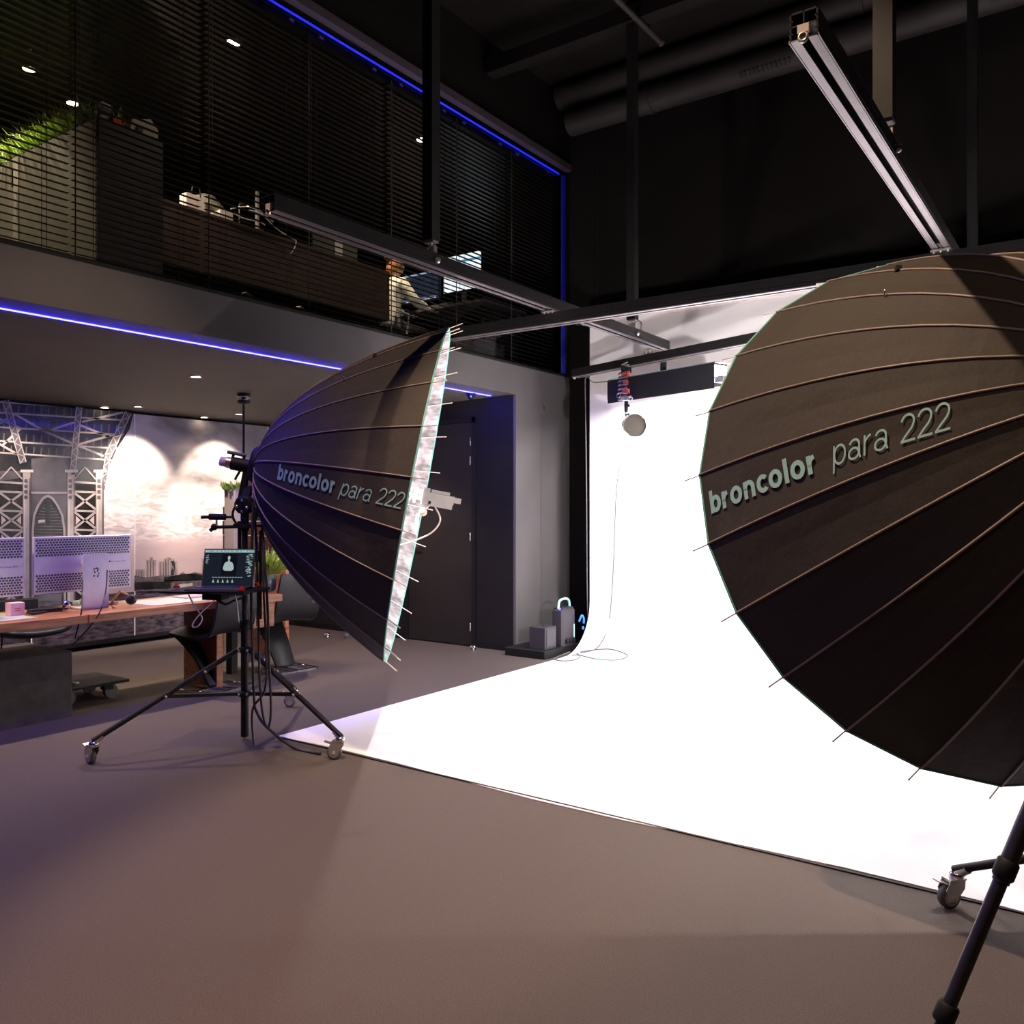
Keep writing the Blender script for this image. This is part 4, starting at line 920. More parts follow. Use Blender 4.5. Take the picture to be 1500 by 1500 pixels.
for i, (l, tt, e, a_) in enumerate(SPOTS):
    t = thing('ceiling_spotlight', ('ceiling spotlight aimed at the left umbrella', 'ceiling spotlight aimed at the studio floor centre', 'ceiling spotlight above the right umbrella stand', 'ceiling spotlight behind the camera')[i], 'spotlight', V(l)+V((0,0,.4)))
    dd_ = (V(tt)-V(l)).normalized()
    MB().lathe([(.06,-.22),(.07,-.2),(.07,-.05),(.062,-.05),(.06,-.19)], V(l)+dd_*.04, dd_, 18, cap=False).build('housing', M['satin'], t)
    MB().tube(V(l)-dd_*.17, V(l)-dd_*.17+V((0,0,.3)), .012, 8).build('arm', M['satin'], t)
# ceiling pendant mount, dome camera, floor stops
p = at_d(357, 570, 8.0); zc_ = cz(p.x)
t = thing('pendant_mount', 'double black disc mount with thin rod hanging from the recess ceiling', 'mount', (p.x, p.y, zc_))
MB().lathe([(.06,0),(.06,-.035)], (p.x, p.y, zc_), (0,0,1), 20).build('upper_disc', M['satin'], t)
MB().lathe([(.05,-.06),(.058,-.065),(.058,-.09),(.03,-.10)], (p.x, p.y, zc_), (0,0,1), 20).build('lower_disc', M['satin'], t)
MB().torus((p.x, p.y, zc_-.062), .058, .004, (0,0,1), 20, 5).torus((p.x, p.y, zc_-.034), .06, .004, (0,0,1), 20, 5).build('chrome_ring', M['chrome'], t)
MB().tube((p.x, p.y, zc_-.07), (p.x, p.y, 1.45), .011, 8).tube((p.x, p.y, zc_-.03), (p.x, p.y, zc_-.07), .02, 8).build('rod', M['satin'], t)
p = at_z(690, 583, 2.53); p = at_y(690, 583, 6.6); p.z = cz(p.x)
t = thing('dome_camera', 'small dome camera under the recess ceiling by the door', 'camera', p)
MB().lathe([(.05,0),(.05,-.02)], p, (0,0,1), 18).build('base', M['satin'], t); MB().ball(p-V((0,0,.03)), .038, 14).build('dome', M['satin'], t); MB().ball(p+V((.02,-.03,-.035)), .014, 8).build('lens', M['chrome'], t)
for px, py, lab in ((693, 953, 'chrome cylinder door stop at the foot of the blue-lit wall'), (479, 934, 'chrome door stop on the floor behind the left umbrella'), (508, 935, 'darker door stop beside the chrome one behind the umbrella')):
    p = at_z(px, py, 0); t = thing('door_stop', lab, 'door stop', p)
    MB().lathe([(.03,0),(.03,.05),(.02,.055)], p, (0,0,1), 18).build('body', M['chrome'] if px != 508 else M['rubber'], t)
    MB().torus(p+V((0,0,.03)), .031, .005, (0,0,1), 18, 5).build('rubber_ring', M['rubber'], t)
p = at_x(796, 597, MX)
t = thing('wall_fitting', 'small round flush fitting high on the grey pillar', 'wall fitting', p)
MB().torus(p+V((.004,0,0)), .04, .006, (1,0,0), 22, 6).build('ring', M['wall'], t); MB().lathe([(.036,0),(.036,.004)], p, (1,0,0), 20).build('face', M['dark_cab'], t)

# ================================================================== DESK
DZ = .715; DX0, DX1 = -6.32, -5.68
dk = thing('desk', 'long wooden desk standing before the photo mural', 'desk', (-6.0, 4.0, 0))
for a_, b_ in ((1.2, 3.06), (3.064, 4.72)):
    MB().rbox((DX0, a_, DZ-.055), (DX1, b_, DZ), .006).build('top_plank', M['wood'], dk)
MB().rbox((-6.24, 4.16, 0), (-5.80, 4.22, DZ-.056), .004).build('end_panel', M['wood'], dk)
MB().rbox((-6.25, 4.30, .45), (-5.74, 4.68, DZ-.056), .004).build('drawer_box', M['wood'], dk)
for k in range(2): 
    o = MB().box((-5.742, 4.31+k*.185, .47), (-5.728, 4.485+k*.185, .65)).build('drawer', M['wood'], dk); MB().tube((-5.72, 4.36+k*.185, .58), (-5.72, 4.43+k*.185, .58), .004, 6).build('handle', M['chrome'], o)
MB().box((-6.2, 1.3, DZ), (-5.78, 2.78, DZ+.003)).box((-6.2, 3.6, DZ), (-5.78, 4.3, DZ+.003)).build('glass_inlay', M['glass_mat'], dk)
MB().box((-6.28, 4.6, 0), (-6.2, 4.66, .45)).build('leg', M['satin'], dk)
t = thing('concrete_block', 'dark concrete block under the left end of the desk', 'block', (-6.2, 2.2, 0))
MB().rbox((-6.5, 1.2, 0), (-5.86, 3.05, .455), .012).build('block', M['concrete'], t)
# monitors
def monitor(yc, label):
    r = thing('display_monitor', label, 'monitor', (-6.1, yc, .72), 'lattice-backed displays on the desk')
    x = -6.1; y0, y1 = yc-.359, yc+.359; z0, z1 = .838, 1.238
    MB().rbox((x-.022, y0, z0), (x, y1, z1), .006).build('back_shell', M['alu'], r)
    m = MB(); j = 0
    for lo, hi in ((z0+.012, z0+.14), (z1-.14, z1-.012)):
        z = lo+.008; row = 0
        while z < hi:
            y = y0+.022+(.0105 if row % 2 else 0)
            while y < y1-.018:
                m.add([(x+.0012, y+.0088*math.cos(k*PI/4), z+.0082*math.sin(k*PI/4)) for k in range(8)], [list(range(8))])
                y += .021
            z += .0178; row += 1
    o = m.build('vent_lattice', M['hole'], r); o['kind'] = 'stuff'
    m = MB(); j = 0
    for lo, hi in ((z0+.012, z0+.14), (z1-.14, z1-.012)):
        z = lo+.008; row = 0
        while z < hi:
            y = y0+.022+(.0105 if row % 2 else 0)
            while y < y1-.018:
                m.add([(x+.0016, y+.0022*math.cos(k*PI/3), z-.003+.0022*math.sin(k*PI/3)) for k in range(6)], [list(range(6))])
                y += .021
            z += .0178; row += 1
    o = m.build('vent_cores', M['alu'], r); o['kind'] = 'stuff'
    MB().box((x-.024, y0+.006, z0+.006), (x-.022, y1-.006, z1-.006)).build('screen', M['hole'], r)
    sx0 = x+.145
    sm = MB(); n = 8
    prf = []
    hw, zt_, rad = .094, 1.115, .02
    for k in range(n+1): a_ = PI/2*k/n; prf.append((yc+hw-rad+rad*math.sin(a_), zt_-rad+rad*math.cos(a_)))
    prf = [(2*yc-a_, b_) for a_, b_ in prf[::-1]]+prf
    pts = [(yc-hw, DZ+.008)]+prf+[(yc+hw, DZ+.008)]
    N_ = len(pts); sm.add([(sx0, a_, b_) for a_, b_ in pts]+[(sx0+.012, a_, b_) for a_, b_ in pts], [list(range(N_))[::-1], list(range(N_, 2*N_))]+[(i, (i+1)%N_, N_+(i+1)%N_, N_+i) for i in range(N_)])
    sm.build('stand_plate', M['alu'], r)
    MB().box((sx0-.20, yc-hw, DZ+.003), (sx0+.012, yc+hw, DZ+.012)).build('stand_foot', M['alu'], r)
    MB().tube((x, yc, 1.04), (sx0, yc, 1.04), .03, 16).build('arm', M['alu'], r)
    m = MB()
    for k in range(14): a_ = rr.uniform(-.018, .018); b_ = rr.uniform(-.035, .035); m.add([(sx0+.0125, yc+a_+.006*math.cos(q*PI/3), .98+b_+.006*math.sin(q*PI/3)) for q in range(6)], [list(range(6))])
    m.build('vent_cutout', M['hole'], r); MB().torus((sx0+.012, yc, .985), .03, .0015, (1,0,0), 24, 5).build('cutout_rim', M['chrome'], r)
    vs, fs = text_mesh('Pro Display XDR', .016)
    MB().add([(x+.001, y1-.16+v.x, 1.035+v.y) for v in vs], fs).ball((x, y1-.17, 1.041), .006, 8).build('lettering', M['hole'], r)
    return r
monitor(3.26, 'pale display seen from behind, in the middle of the desk with its stand')
monitor(2.485, 'pale display seen from behind, cut by the left frame edge')
# desk things
def dz(px, py, z=DZ+.004): return at_z(px, py, z)
p = dz(22, 901); t = thing('gift_box', 'small pink paper box on the desk at far left', 'box', p)
MB().rbox(p+V((-.04,-.045,0)), p+V((.04,.045,.085)), .003).build('body', M['pink'], t); MB().box(p+V((.0405,-.02,.03)), p+V((.0415,.02,.035))).box(p+V((.0405,-.02,.045)), p+V((.0415,.02,.05))).build('label_lines', M['red'], t)
p = dz(66, 896); t = thing('wallet', 'flat black leather case lying on the desk', 'case', p)
MB().cbox(p+V((0,0,.012)), (.09, .20, .02), Matrix.Rotation(-.1, 3, 'Z')).build('cover', M['leather'], t)
MB().cbox(p+V((.05,-.08,.008)), (.06, .12, .008), Matrix.Rotation(.3, 3, 'Z')).build('strap', M['leather'], t)
p = dz(97, 893); t = thing('ornament', 'small faceted silver ornament on the desk', 'ornament', p)
MB().ball(p+V((0,0,.035)), .034, 7).build('ball', M['chrome'], t); MB().lathe([(.02,0),(.022,.01),(.012,.02)], p, (0,0,1), 10).build('foot', M['chrome'], t)
p = dz(112, 886); t = thing('tea_light_holder', 'clear holder with white tea light on the desk', 'candle', p)
MB().lathe([(.025,0),(.03,.03),(.028,.03),(.022,.004)], p, (0,0,1), 14, cap=False).build('cup', M['vase'], t); MB().lathe([(.02,0),(.02,.025)], p+V((0,0,.004)), (0,0,1), 12).build('candle', M['cream'], t)
p = dz(163, 884); q = dz(195, 880)
gold = mat('brass', (.55, .35, .17), .35, .7, noise=(9, (.6, .4, .2)))
t = thing('desk_lamp', 'folded brass desk lamp with dark round head right of the display stand', 'lamp', p)
MB().lathe([(.05,0),(.05,.01),(.04,.014)], p, (0,0,1), 16).build('base', gold, t)
MB().tube(p+V((0,0,.01)), at_d(176, 866, 6.15), .008, 8).build('lower_arm', gold, t)
MB().tube(at_d(176, 866, 6.15), at_d(190, 873, 6.2), .008, 8).build('upper_arm', gold, t)
hq = at_d(192, 878, 6.2); MB().ball(hq, .04, 14).build('head', M['leather'], t); MB().torus(hq+V((.02,-.015,0)), .03, .006, (.8,-.5,0), 16, 5).build('head_ring', M['rubber'], t)
p = dz(290, 873); t = thing('magazine', 'red and white magazine lying open on the desk', 'magazine', p)
MB().cbox(p+V((0,0,.004)), (.2, .34, .006)).build('pages', M['cream'], t); MB().cbox(p+V((.03,.02,.0085)), (.05, .3, .002)).build('cover_band', M['pink'], t)
for pts, lab in (([at_d(121, 850, 6.0), at_d(120, 890, 5.75), at_d(114, 920, 5.8), at_d(110, 935, 5.9)], 'black cable hanging from the display stand over the desk edge'), ([at_d(157, 835, 5.95), at_d(155, 865, 5.9), at_d(147, 895, 5.8), at_d(130, 920, 5.9), at_d(106, 945, 6.1)], 'black cable running diagonally down from the display back'), ([at_d(3, 900, 5.8), at_d(4, 925, 5.7), at_d(2, 950, 5.8)], 'thin cable over the desk edge at the left frame edge')):
    hang(pts, .005, 'cable', lab)
# planter cabinet, wood partition, fern
X_, Y_ = -6.62, 4.72
pl = at_x(328, 715, -6.45)
t = thing('planter_column', 'tall grey planter column behind the laptop', 'planter', (-6.45, 4.72, 0))
y0 = at_x(328, 800, -6.60).y; y1 = at_x(355, 800, -6.45).y
MB().rbox((-6.60, y0, 0), (-6.45, y1, pl.z), .006).build('body', M['grey_cab'], t)
def foliage(c, r, n, h, leafm, parent, wdt=.006, seed=1, sx=1, sy=1):
    rg = random.Random(seed); m = MB()
    for i in range(n):
        a_ = rg.uniform(0, 2*PI); ro = r*math.sqrt(rg.random()); b_ = V(c)+V((ro*math.cos(a_)*sx, ro*math.sin(a_)*sy, 0))
        dr = V((math.cos(a_)*rg.uniform(.2,1), math.sin(a_)*rg.uniform(.2,1), rg.uniform(.4,1.3))).normalized(); L = h*rg.uniform(.5,1.1)
        sd = dr.cross(V((rg.uniform(-1,1), rg.uniform(-1,1), .3))).normalized()*wdt
        m1 = b_+dr*L*.5; m2 = b_+dr*L*.95-V((0,0,L*.28*rg.random()))
        m.add([b_-sd, b_+sd, m1+sd*1.2, m1-sd*1.2, m2], [(0,1,2,3),(3,2,4)])
    o = m.build('foliage', leafm, parent); o['kind'] = 'stuff'; return o
foliage((-6.52, (y0+y1)/2, pl.z-.01), .09, 150, .10, M['leaf2'], t, .008, 3)
wp = thing('wood_partition', 'reddish wooden plank partition behind the stand', 'partition', (-6.9, 5.4, 0))
for k in range(12):
    z = .0+k*.145; x0 = at_y(362, 742, 5.4).x if k > 9 else -7.43
    MB().box((x0, 5.40+.004*(k % 2), z+.003), (-6.46, 5.44+.004*(k % 2), z+.142)).build('plank', M['wood'], wp)
p = at_x(392, 866, -5.95); p.z = DZ+.004
t = thing('potted_fern', 'bushy light green fern in a glass vase on the desk end', 'plant', p)
MB().lathe([(.05,0),(.07,.02),(.075,.12),(.06,.17),(.068,.19)], p, (0,0,1), 18, cap=False).build('vase', M['vase'], t)
foliage(p+V((0,0,.15)), .08, 700, .30, M['leaf'], t, .004, 5)
# chairs
def z_chair(loc, rz, label, first=[None]):
    if first[0] is None:
        r = thing('cantilever_chair', label, 'chair', local=True)
        prof = [(.20,.86,.17),(.215,.80,.20),(.21,.68,.225),(.19,.56,.23),(.16,.49,.235),(.09,.455,.235),(-.05,.455,.235),(-.2,.47,.225),(-.27,.475,.20),(-.295,.46,.18),(-.28,.43,.165),(-.21,.36,.14),(-.10,.24,.115),(-.03,.13,.105),(.02,.045,.10),(.03,.03,.10)]
        cp = bez([V(p_) for p_ in prof], 4); m = MB(); rows = []
        nw = 6
        for i, p_ in enumerate(cp):
            a_ = cp[max(i-1,0)]; b_ = cp[min(i+1,len(cp)-1)]; tg = V((b_.x-a_.x, 0, b_.y-a_.y)).normalized(); nrm = V((-tg.z, 0, tg.x))
            row = []
            for k in range(nw+1):
                f = k/nw*2-1; row.append((V((p_.x, f*p_.z, p_.y)), nrm, f))
            rows.append(row)
        def sheet(off, flip):
            vs = [p_+n_*(off+(.025*f*f if i < 40 else .02*f*f)) for i, row in enumerate(rows) for p_, n_, f in row]
            fs = [(i*(nw+1)+k, i*(nw+1)+k+1, (i+1)*(nw+1)+k+1, (i+1)*(nw+1)+k) for i in range(len(rows)-1) for k in range(nw)]
            m.add(vs, [f[::-1] for f in fs] if flip else fs, 0, True); return vs
        A = sheet(.010, False); B = sheet(-.010, True)
        for i in range(len(rows)-1):
            for k in (0, nw): a_ = i*(nw+1)+k; b_ = a_+nw+1; m.add([A[a_], A[b_], B[b_], B[a_]], [(0,1,2,3)])
        for a_ in (0, (len(rows)-1)*(nw+1)): m.add([A[a_+k] for k in range(nw+1)]+[B[a_+k] for k in range(nw,-1,-1)], [list(range(2*nw+2))])
        m.build('shell', M['leather'], r)
        mb = MB()
        for a_, b_ in (((-.22,-.2),(.22,-.2)),((.22,-.2),(.22,.2)),((.22,.2),(-.22,.2))): mb.cbox(((a_[0]+b_[0])/2, (a_[1]+b_[1])/2, .012), (abs(a_[0]-b_[0])+.03, abs(a_[1]-b_[1])+.03, .02))
        mb.cbox((.04, 0, .014), (.40, .03, .02)); mb.cbox((.03, 0, .014), (.03, .40, .02))
        mb.build('base_frame', M['chrome'], r)
        MB().ball((-.0, .05, .09), .008, 8).ball((-.0, -.05, .09), .008, 8).build('bolt', M['chrome'], r)
        first[0] = r; o = r
    else: o = copy_tree(first[0])
    o.location = loc; o.rotation_euler = (0,0,rz)
    return tag(o, label, 'chair', 'black cantilever chairs at the desk')
z_chair((-5.84, 4.16, 0), math.radians(12), 'black cantilever chair tucked under the desk behind the stand pole')
z_chair((-6.02, 5.0, 0), math.radians(-4), 'black cantilever chair further right, partly behind the left umbrella')
# leather office chair and low trolley
t = thing('office_chair', 'black leather office chair behind the concrete block', 'chair', (-6.85, 3.0, 0))
c0 = at_x(60, 928, -6.75)
sh = []
m = MB(); n1, n2 = 14, 6; yA, yB = at_x(4, 930, -6.75).y, at_x(117, 925, -6.75).y
vs = []
for i in range(n1+1):
    f = i/n1*2-1
    for k in range(12):
        a_ = 2*PI*k/12; ed = (1-abs(f)**4)**.5 if abs(f) < 1 else .05
        vs.append(((-6.95)+.24*ed*math.cos(a_), (yA+yB)/2+f*(yB-yA)/2, .47+.03*f*f+.05*ed*math.sin(a_)+.0))
fs = [(i*12+k, i*12+(k+1)%12, (i+1)*12+(k+1)%12, (i+1)*12+k) for i in range(n1) for k in range(12)]
m.add(vs, fs, 0, True).build('seat', M['leather'], t)
MB().tube((-6.95, (yA+yB)/2, .08), (-6.95, (yA+yB)/2, .43), .03, 12).build('gas_lift', M['chrome'], t)
for k in range(5):
    a_ = k*2*PI/5; MB().tube((-6.95, (yA+yB)/2, .1), (-6.95+.27*math.cos(a_), (yA+yB)/2+.27*math.sin(a_), .06), .016, 8).ball((-6.95+.27*math.cos(a_), (yA+yB)/2+.27*math.sin(a_), .03), .029, 10).build('leg', M['satin'], t)
mb = MB(); vs = []
for i in range(9):
    f = i/8*2-1
    for zz, hw in ((.55,.20),(.65,.22),(.72,.2)): pass
MB().rbox((-7.28, (yA+yB)/2-.2, .52), (-7.22, (yA+yB)/2+.2, .70), .02).tube((-7.18, (yA+yB)/2, .45), (-7.25, (yA+yB)/2, .55), .015, 8).build('backrest', M['leather'], t)
t = thing('computer_trolley', 'low black wheeled board with white cables on it under the desk', 'trolley', (-6.3, 3.3, 0))
q = [at_x(110, 1010, -6.12), at_x(190, 996, -6.12)]
MB().rbox((-6.6, 2.9+.16, .115), (-6.12, q[1].y, .135), .004).build('board', M['satin'], t)
for x, y in ((-6.2, q[1].y-.14), (-6.5, q[1].y-.14), (-6.2, 3.16), (-6.5, 3.16)):
    o = MB().box((x-.03, y-.03, .07), (x+.03, y+.04, .115)).build('wheel_bracket', M['satin'], t); MB().lathe([(.05,-.02),(.055,0),(.05,.02)], (x, y+.03, .055), (1,0,0), 16).build('wheel', M['rubber'], o)
hang([(-6.3, 3.12, .142), (-6.25, 3.2, .17), (-6.22, 3.26, .15), (-6.28, 3.3, .142), (-6.35, 3.2, .142)], .006, 'white_cable', 'white cable bunch lying on the low trolley board')

# ================================================================== MEZZANINE CONTENTS
ZM = 2.87
cab = thing('storage_cabinet', 'tall grey storage cabinet behind the blinds at left', 'cabinet', (-6.2, 3.3, ZM))
CZ = 4.09; CYf = 3.10
MB().box((-8.6, CYf, ZM), (-5.62, CYf+.48, CZ)).build('body', [M['dark_cab']], cab)
lightface = M['grey_cab']
for a_, b_ in ((-6.70, -5.625), (-7.75, -6.79), (-8.6, -7.77)):
    MB().box((a_+.004, CYf-.018, ZM+.02), (b_-.004, CYf, CZ-.004)).build('door', lightface, cab)
MB().box((-6.79, CYf-.022, ZM+.02), (-6.705, CYf, CZ-.004)).build('pale_strip', M['cream'], cab)['label'] = 'pale vertical strip between the doors'
MB().tube((-6.75, CYf-.04, 3.85), (-6.75, CYf-.04, 3.98), .008, 6).build('handle', M['chrome'], cab)
t = thing('grass_planter', 'bright green grass planting along the top of the grey cabinet', 'plant', (-7.1, 3.2, CZ))
MB().box((-8.5, CYf+.02, CZ), (-5.85, CYf+.30, CZ+.05)).build('trough', M['dark_cab'], t)
rg = random.Random(11); m = MB()
for i in range(5200):
    x = rg.uniform(-8.5, -5.8); y = rg.uniform(CYf-.0, CYf+.30); b_ = V((x, y, CZ+.03)); dr = V((rg.uniform(-.6,.6), rg.uniform(-1.1,.5), rg.uniform(.5,1.2))).normalized(); L = rg.uniform(.09, .24)
    sd = dr.cross(V((rg.uniform(-1,1), rg.uniform(-1,1), .1))).normalized()*.0035; m1 = b_+dr*L*.6; m2 = b_+dr*L-V((0,0,L*.35*rg.random()))
    m.add([b_-sd, b_+sd, m1+sd, m1-sd, m2], [(0,1,2,3),(3,2,4)])
o = m.build('grass', M['leaf'], t); o['kind'] = 'stuff'
# objects on cabinet top
t = thing('model_tower', 'small lattice tower of dark and red blocks on the cabinet corner', 'ornament', (-5.78, 3.2, CZ))
for k in range(4):
    for j in range(2): MB().box((-5.80+.05*j, 3.17, CZ+.045*k), (-5.765+.05*j, 3.24, CZ+.035+.045*k)).build('block', M['rubber'] if (k+j) % 2 else M['lamp_grey'], t)
MB().box((-5.72, 3.24, CZ), (-5.68, 3.3, CZ+.09)).build('block', M['red'], t)
t = thing('archive_box', 'white slanted box on the charcoal cabinet top', 'box', (-5.75, 3.45, CZ))
MB().add([(-5.85,3.34,CZ),(-5.65,3.34,CZ),(-5.65,3.56,CZ),(-5.85,3.56,CZ),(-5.85,3.36,CZ+.1),(-5.65,3.36,CZ+.1),(-5.65,3.50,CZ+.15),(-5.65,3.56,CZ+.09),(-5.85,3.56,CZ+.09),(-5.85,3.50,CZ+.15)],
  [(3,2,1,0),(0,1,5,4),(1,2,7,6,5),(2,3,8,7),(3,0,4,9,8),(4,5,6,9),(6,7,8,9)]).build('body', M['grey_cab'], t)
MB().box((-5.648, 3.40, CZ+.03), (-5.645, 3.44, CZ+.07)).build('label_patch', M['cable'], t)
# mezzanine desk with wood panel
t = thing('mezzanine_desk', 'long dark wooden desk behind the blinds', 'desk', (-6.4, 5.2, ZM))
MB().box((-6.8, 3.62, 3.80), (-6.0, 6.35, 3.84)).build('desktop', M['wood_dark'], t)
MB().box((-6.03, 3.62, 3.34), (-6.0, 6.35, 3.79)).build('modesty_panel', M['wood_dark'], t)
for y in (3.68, 6.28): MB().box((-6.7, y-.03, ZM), (-6.1, y+.03, 3.8)).build('leg', M['satin'], t)
def on_desk(px): return at_x(px, 300, -6.15)
# tote
p = V((-6.15, on_desk(282).y, 3.842))
t = thing('paper_tote', 'pale pink paper tote bag with looped handle on the mezzanine desk', 'bag', p)
MB().rbox(p+V((-.05,-.09,0)), p+V((.05,.09,.15)), .006).build('bag', M['cream'], t); MB().poly(bez([p+V((.05,-.04,.14)), p+V((.05,-.03,.21)), p+V((.05,.03,.21)), p+V((.05,.04,.14))], 5), .005, 5).build('handle', M['cable'], t)
p = V((-6.2, on_desk(330).y, 3.842)); t = thing('cardboard_box', 'small white open box right of the pink tote', 'box', p)
MB().box(p+V((-.06,-.05,0)), p+V((.06,.07,.12))).build('carton', M['cream'], t); MB().cbox(p+V((.03,-.09,.06)), (.04,.05,.06), Matrix.Rotation(.5,3,'X')).build('flap', M['cream'], t)
p = V((-6.45, on_desk(318).y+.1, 3.842)); t = thing('shaded_lamp', 'grey table lamp with wide shade behind the small white box', 'lamp', p)
MB().lathe([(.05,0),(.05,.015),(.01,.02),(.01,.22)], p, (0,0,1), 12).build('base', M['lamp_grey'], t); MB().lathe([(.17,0),(.08,.11)], p+V((0,0,.2)), (0,0,1), 20, cap=False).build('lamp_shade', M['grey_cab'], t)
p = V((-6.1, on_desk(345).y, 3.842)); t = thing('task_lamp', 'tiny glowing task lamp on a thin stem', 'lamp', p)
MB().tube(p, p+V((0,0,.2)), .005, 6).poly([p+V((0,0,.2)), p+V((0,.07,.22)), p+V((0,.16,.2))], .004, 5).lathe([(.03,0),(.03,.008)], p, (0,0,1), 10).build('stem', M['zinc'], t); MB().ball(p+V((0,.09,.208)), .009, 8).build('bulb', M['lens_dim'], t)
p = V((-6.05, on_desk(366).y, 3.842)); t = thing('display_post', 'slim grey post standing on the mezzanine desk', 'post', p)
MB().box(p+V((-.012,-.012,0)), p+V((.012,.012,.34))).build('post', M['lamp_grey'], t); MB().box(p+V((-.04,-.04,0)), p+V((.04,.04,.008))).build('foot', M['lamp_grey'], t)
p = V((-6.25, at_x(492, 300, -6.25).y, 3.842)); t = thing('desktop_display', 'dark grey display seen from behind on the mezzanine desk', 'monitor', p)
MB().rbox(p+V((-.02,-.30,.10)), p+V((.0,.30,.46)), .008).build('back_shell', M['dark_cab'], t); MB().box(p+V((.0,-.02,.0)), p+V((.01,.08,.25))).box(p+V((-.1,-.08,0)), p+V((.08,.12,.008))).build('stand', M['lamp_grey'], t); MB().ball(p+V((.0,.0,.33)), .02, 10, sc=(.1,1,1)).build('emblem', M['cable'], t)
# cables
for k, (pp, lab) in enumerate((([(338,306),(355,303),(375,306),(390,317),(400,325)], 'upper pale cable arching over the mezzanine desk'), ([(338,310),(352,318),(365,322),(380,325),(388,330)], 'lower pale cable draped on the mezzanine desk edge'), ([(391,321),(405,335),(420,345),(434,353)], 'pale cable hanging down from the mezzanine desk'), ([(434,353),(431,364),(424,373)], 'loose cable end below the mezzanine desk'), ([(365,308),(380,312),(392,322)], 'short pale cable beside the slim post'))):
    hang([at_x(a_, b_, -5.96) for a_, b_ in pp], .006, 'white_cable', lab)
# office chairs
def oc(loc, rz, lab, fst=[None]):
    if fst[0] is None:
        r = thing('swivel_chair', lab, 'chair', local=True)
        MB().rbox((-.24,-.24,.44), (.24,.24,.51), .04).build('seat', M['leather'], r); MB().rbox((.2,-.22,.55), (.26,.22,1.0), .03).build('backrest', M['leather'], r)
        MB().box((.22,-.03,.44), (.27,.03,.6)).build('back_bar', M['satin'], r); MB().tube((0,0,.1), (0,0,.45), .028, 10).build('gas_lift', M['chrome'], r)
        for sg in (-1,1): MB().poly([(-.05,sg*.26,.45),(-.05,sg*.28,.66),(.15,sg*.28,.67)], .012, 6).build('armrest', M['lamp_grey'], r)
        for k in range(5): a_ = k*2*PI/5; MB().tube((0,0,.1), (.28*math.cos(a_), .28*math.sin(a_), .07), .016, 6).ball((.28*math.cos(a_), .28*math.sin(a_), .03), .029, 8).build('leg', M['satin'], r)
        fst[0] = r; o = r
    else: o = copy_tree(fst[0])
    o.location = loc; o.rotation_euler = (0,0,rz); return tag(o, lab, 'chair')
p = V((-5.2, 4.1, ZM)); t = thing('side_table', 'small dark table with pale papers low behind the blinds', 'table', p)
MB().box(p+V((-.15,-.3,.10)), p+V((.05,.55,.125))).build('table_top', M['dark_cab'], t)
for a_, b_ in ((-.12,-.25),(-.12,.5),(.02,-.25),(.02,.5)): MB().tube(p+V((a_,b_,0)), p+V((a_,b_,.1)), .01, 6).build('leg', M['satin'], t)
for dx, dy, lab in ((-.03, -.12, 'white curled paper on the low side table, left one'), (-.05, .4, 'white curled paper on the low side table, right one')):
    q = p+V((dx, dy, .127)); tag(MB().add([q+V((0,-.05,0)), q+V((.05,-.05,.0)), q+V((.05,0,.03)), q+V((0,0,.035)), q+V((.05,.05,.01)), q+V((0,.05,.01)), q+V((.0,-.05,-.001)), q+V((.05,-.05,-.001))], [(0,1,2,3),(3,2,4,5)]).build('paper_sheet', M['cream']), lab, 'paper')
# seated person ------------------------------------------------------
PXY = V((-6.5, 6.93, 0)); pz = ZM
fd = V((.12, .99, 0)).normalized(); rt = V((fd.y, -fd.x, 0))
def B(f, r, z): return V((PXY.x, PXY.y, pz))+fd*f+rt*r+V((0,0,z))
person = thing('person', 'person with auburn tied hair and cream shirt seated at glowing screens', 'person', (PXY.x, PXY.y, pz))
def skinned(name, pts, edges, rad, m_, parent, lv=2):
    me = bpy.data.meshes.new(name); off = OFF[parent.name]; me.from_pydata([p_-off for p_ in pts], edges, []); o = bpy.data.objects.new(name, me); COL.objects.link(o)
    mod = o.modifiers.new('s', 'SKIN'); 
    for i, r_ in enumerate(rad):
        d_ = me.skin_vertices[0].data[i] if me.skin_vertices else None
        if d_: d_.radius = r_ if isinstance(r_, tuple) else (r_, r_)
    if me.skin_vertices: me.skin_vertices[0].data[0].use_root = True
    ss_ = o.modifiers.new('u', 'SUBSURF'); ss_.levels = lv; ss_.render_levels = lv
    bpy.context.view_layer.update(); dg = bpy.context.evaluated_depsgraph_get(); m2 = bpy.data.meshes.new_from_object(o.evaluated_get(dg)); bpy.data.objects.remove(o)
    o = bpy.data.objects.new(name, m2); COL.objects.link(o); m2.materials.clear(); m2.materials.append(m_)
    for p_ in m2.polygons: p_.use_smooth = True
    o.parent = parent; OFF[o.name] = off; return o
SH = 1.08
pts = [B(-.05,0,.52), B(-.06,0,.68), B(-.03,0,.86), B(0,0,1.0), B(.02,0,1.12),            # 0-4 pelvis..neck
       B(0,.17,1.02), B(.10,.25,.84), B(.33,.20,.80), B(0,-.17,1.02), B(.10,-.25,.84), B(.33,-.18,.80),
       B(.40,.10,.55), B(.40,.11,.10), B(.40,-.10,.55), B(.40,-.11,.10)]
body = skinned('body', [B(.02,0,1.08), B(.03,0,1.16), B(.05,0,1.22), B(.07,0,1.27), B(.02,0,1.0)], [(0,1),(1,2),(2,3),(0,4)], [.05,.05,.078,.07,.07], M['skin'], person)
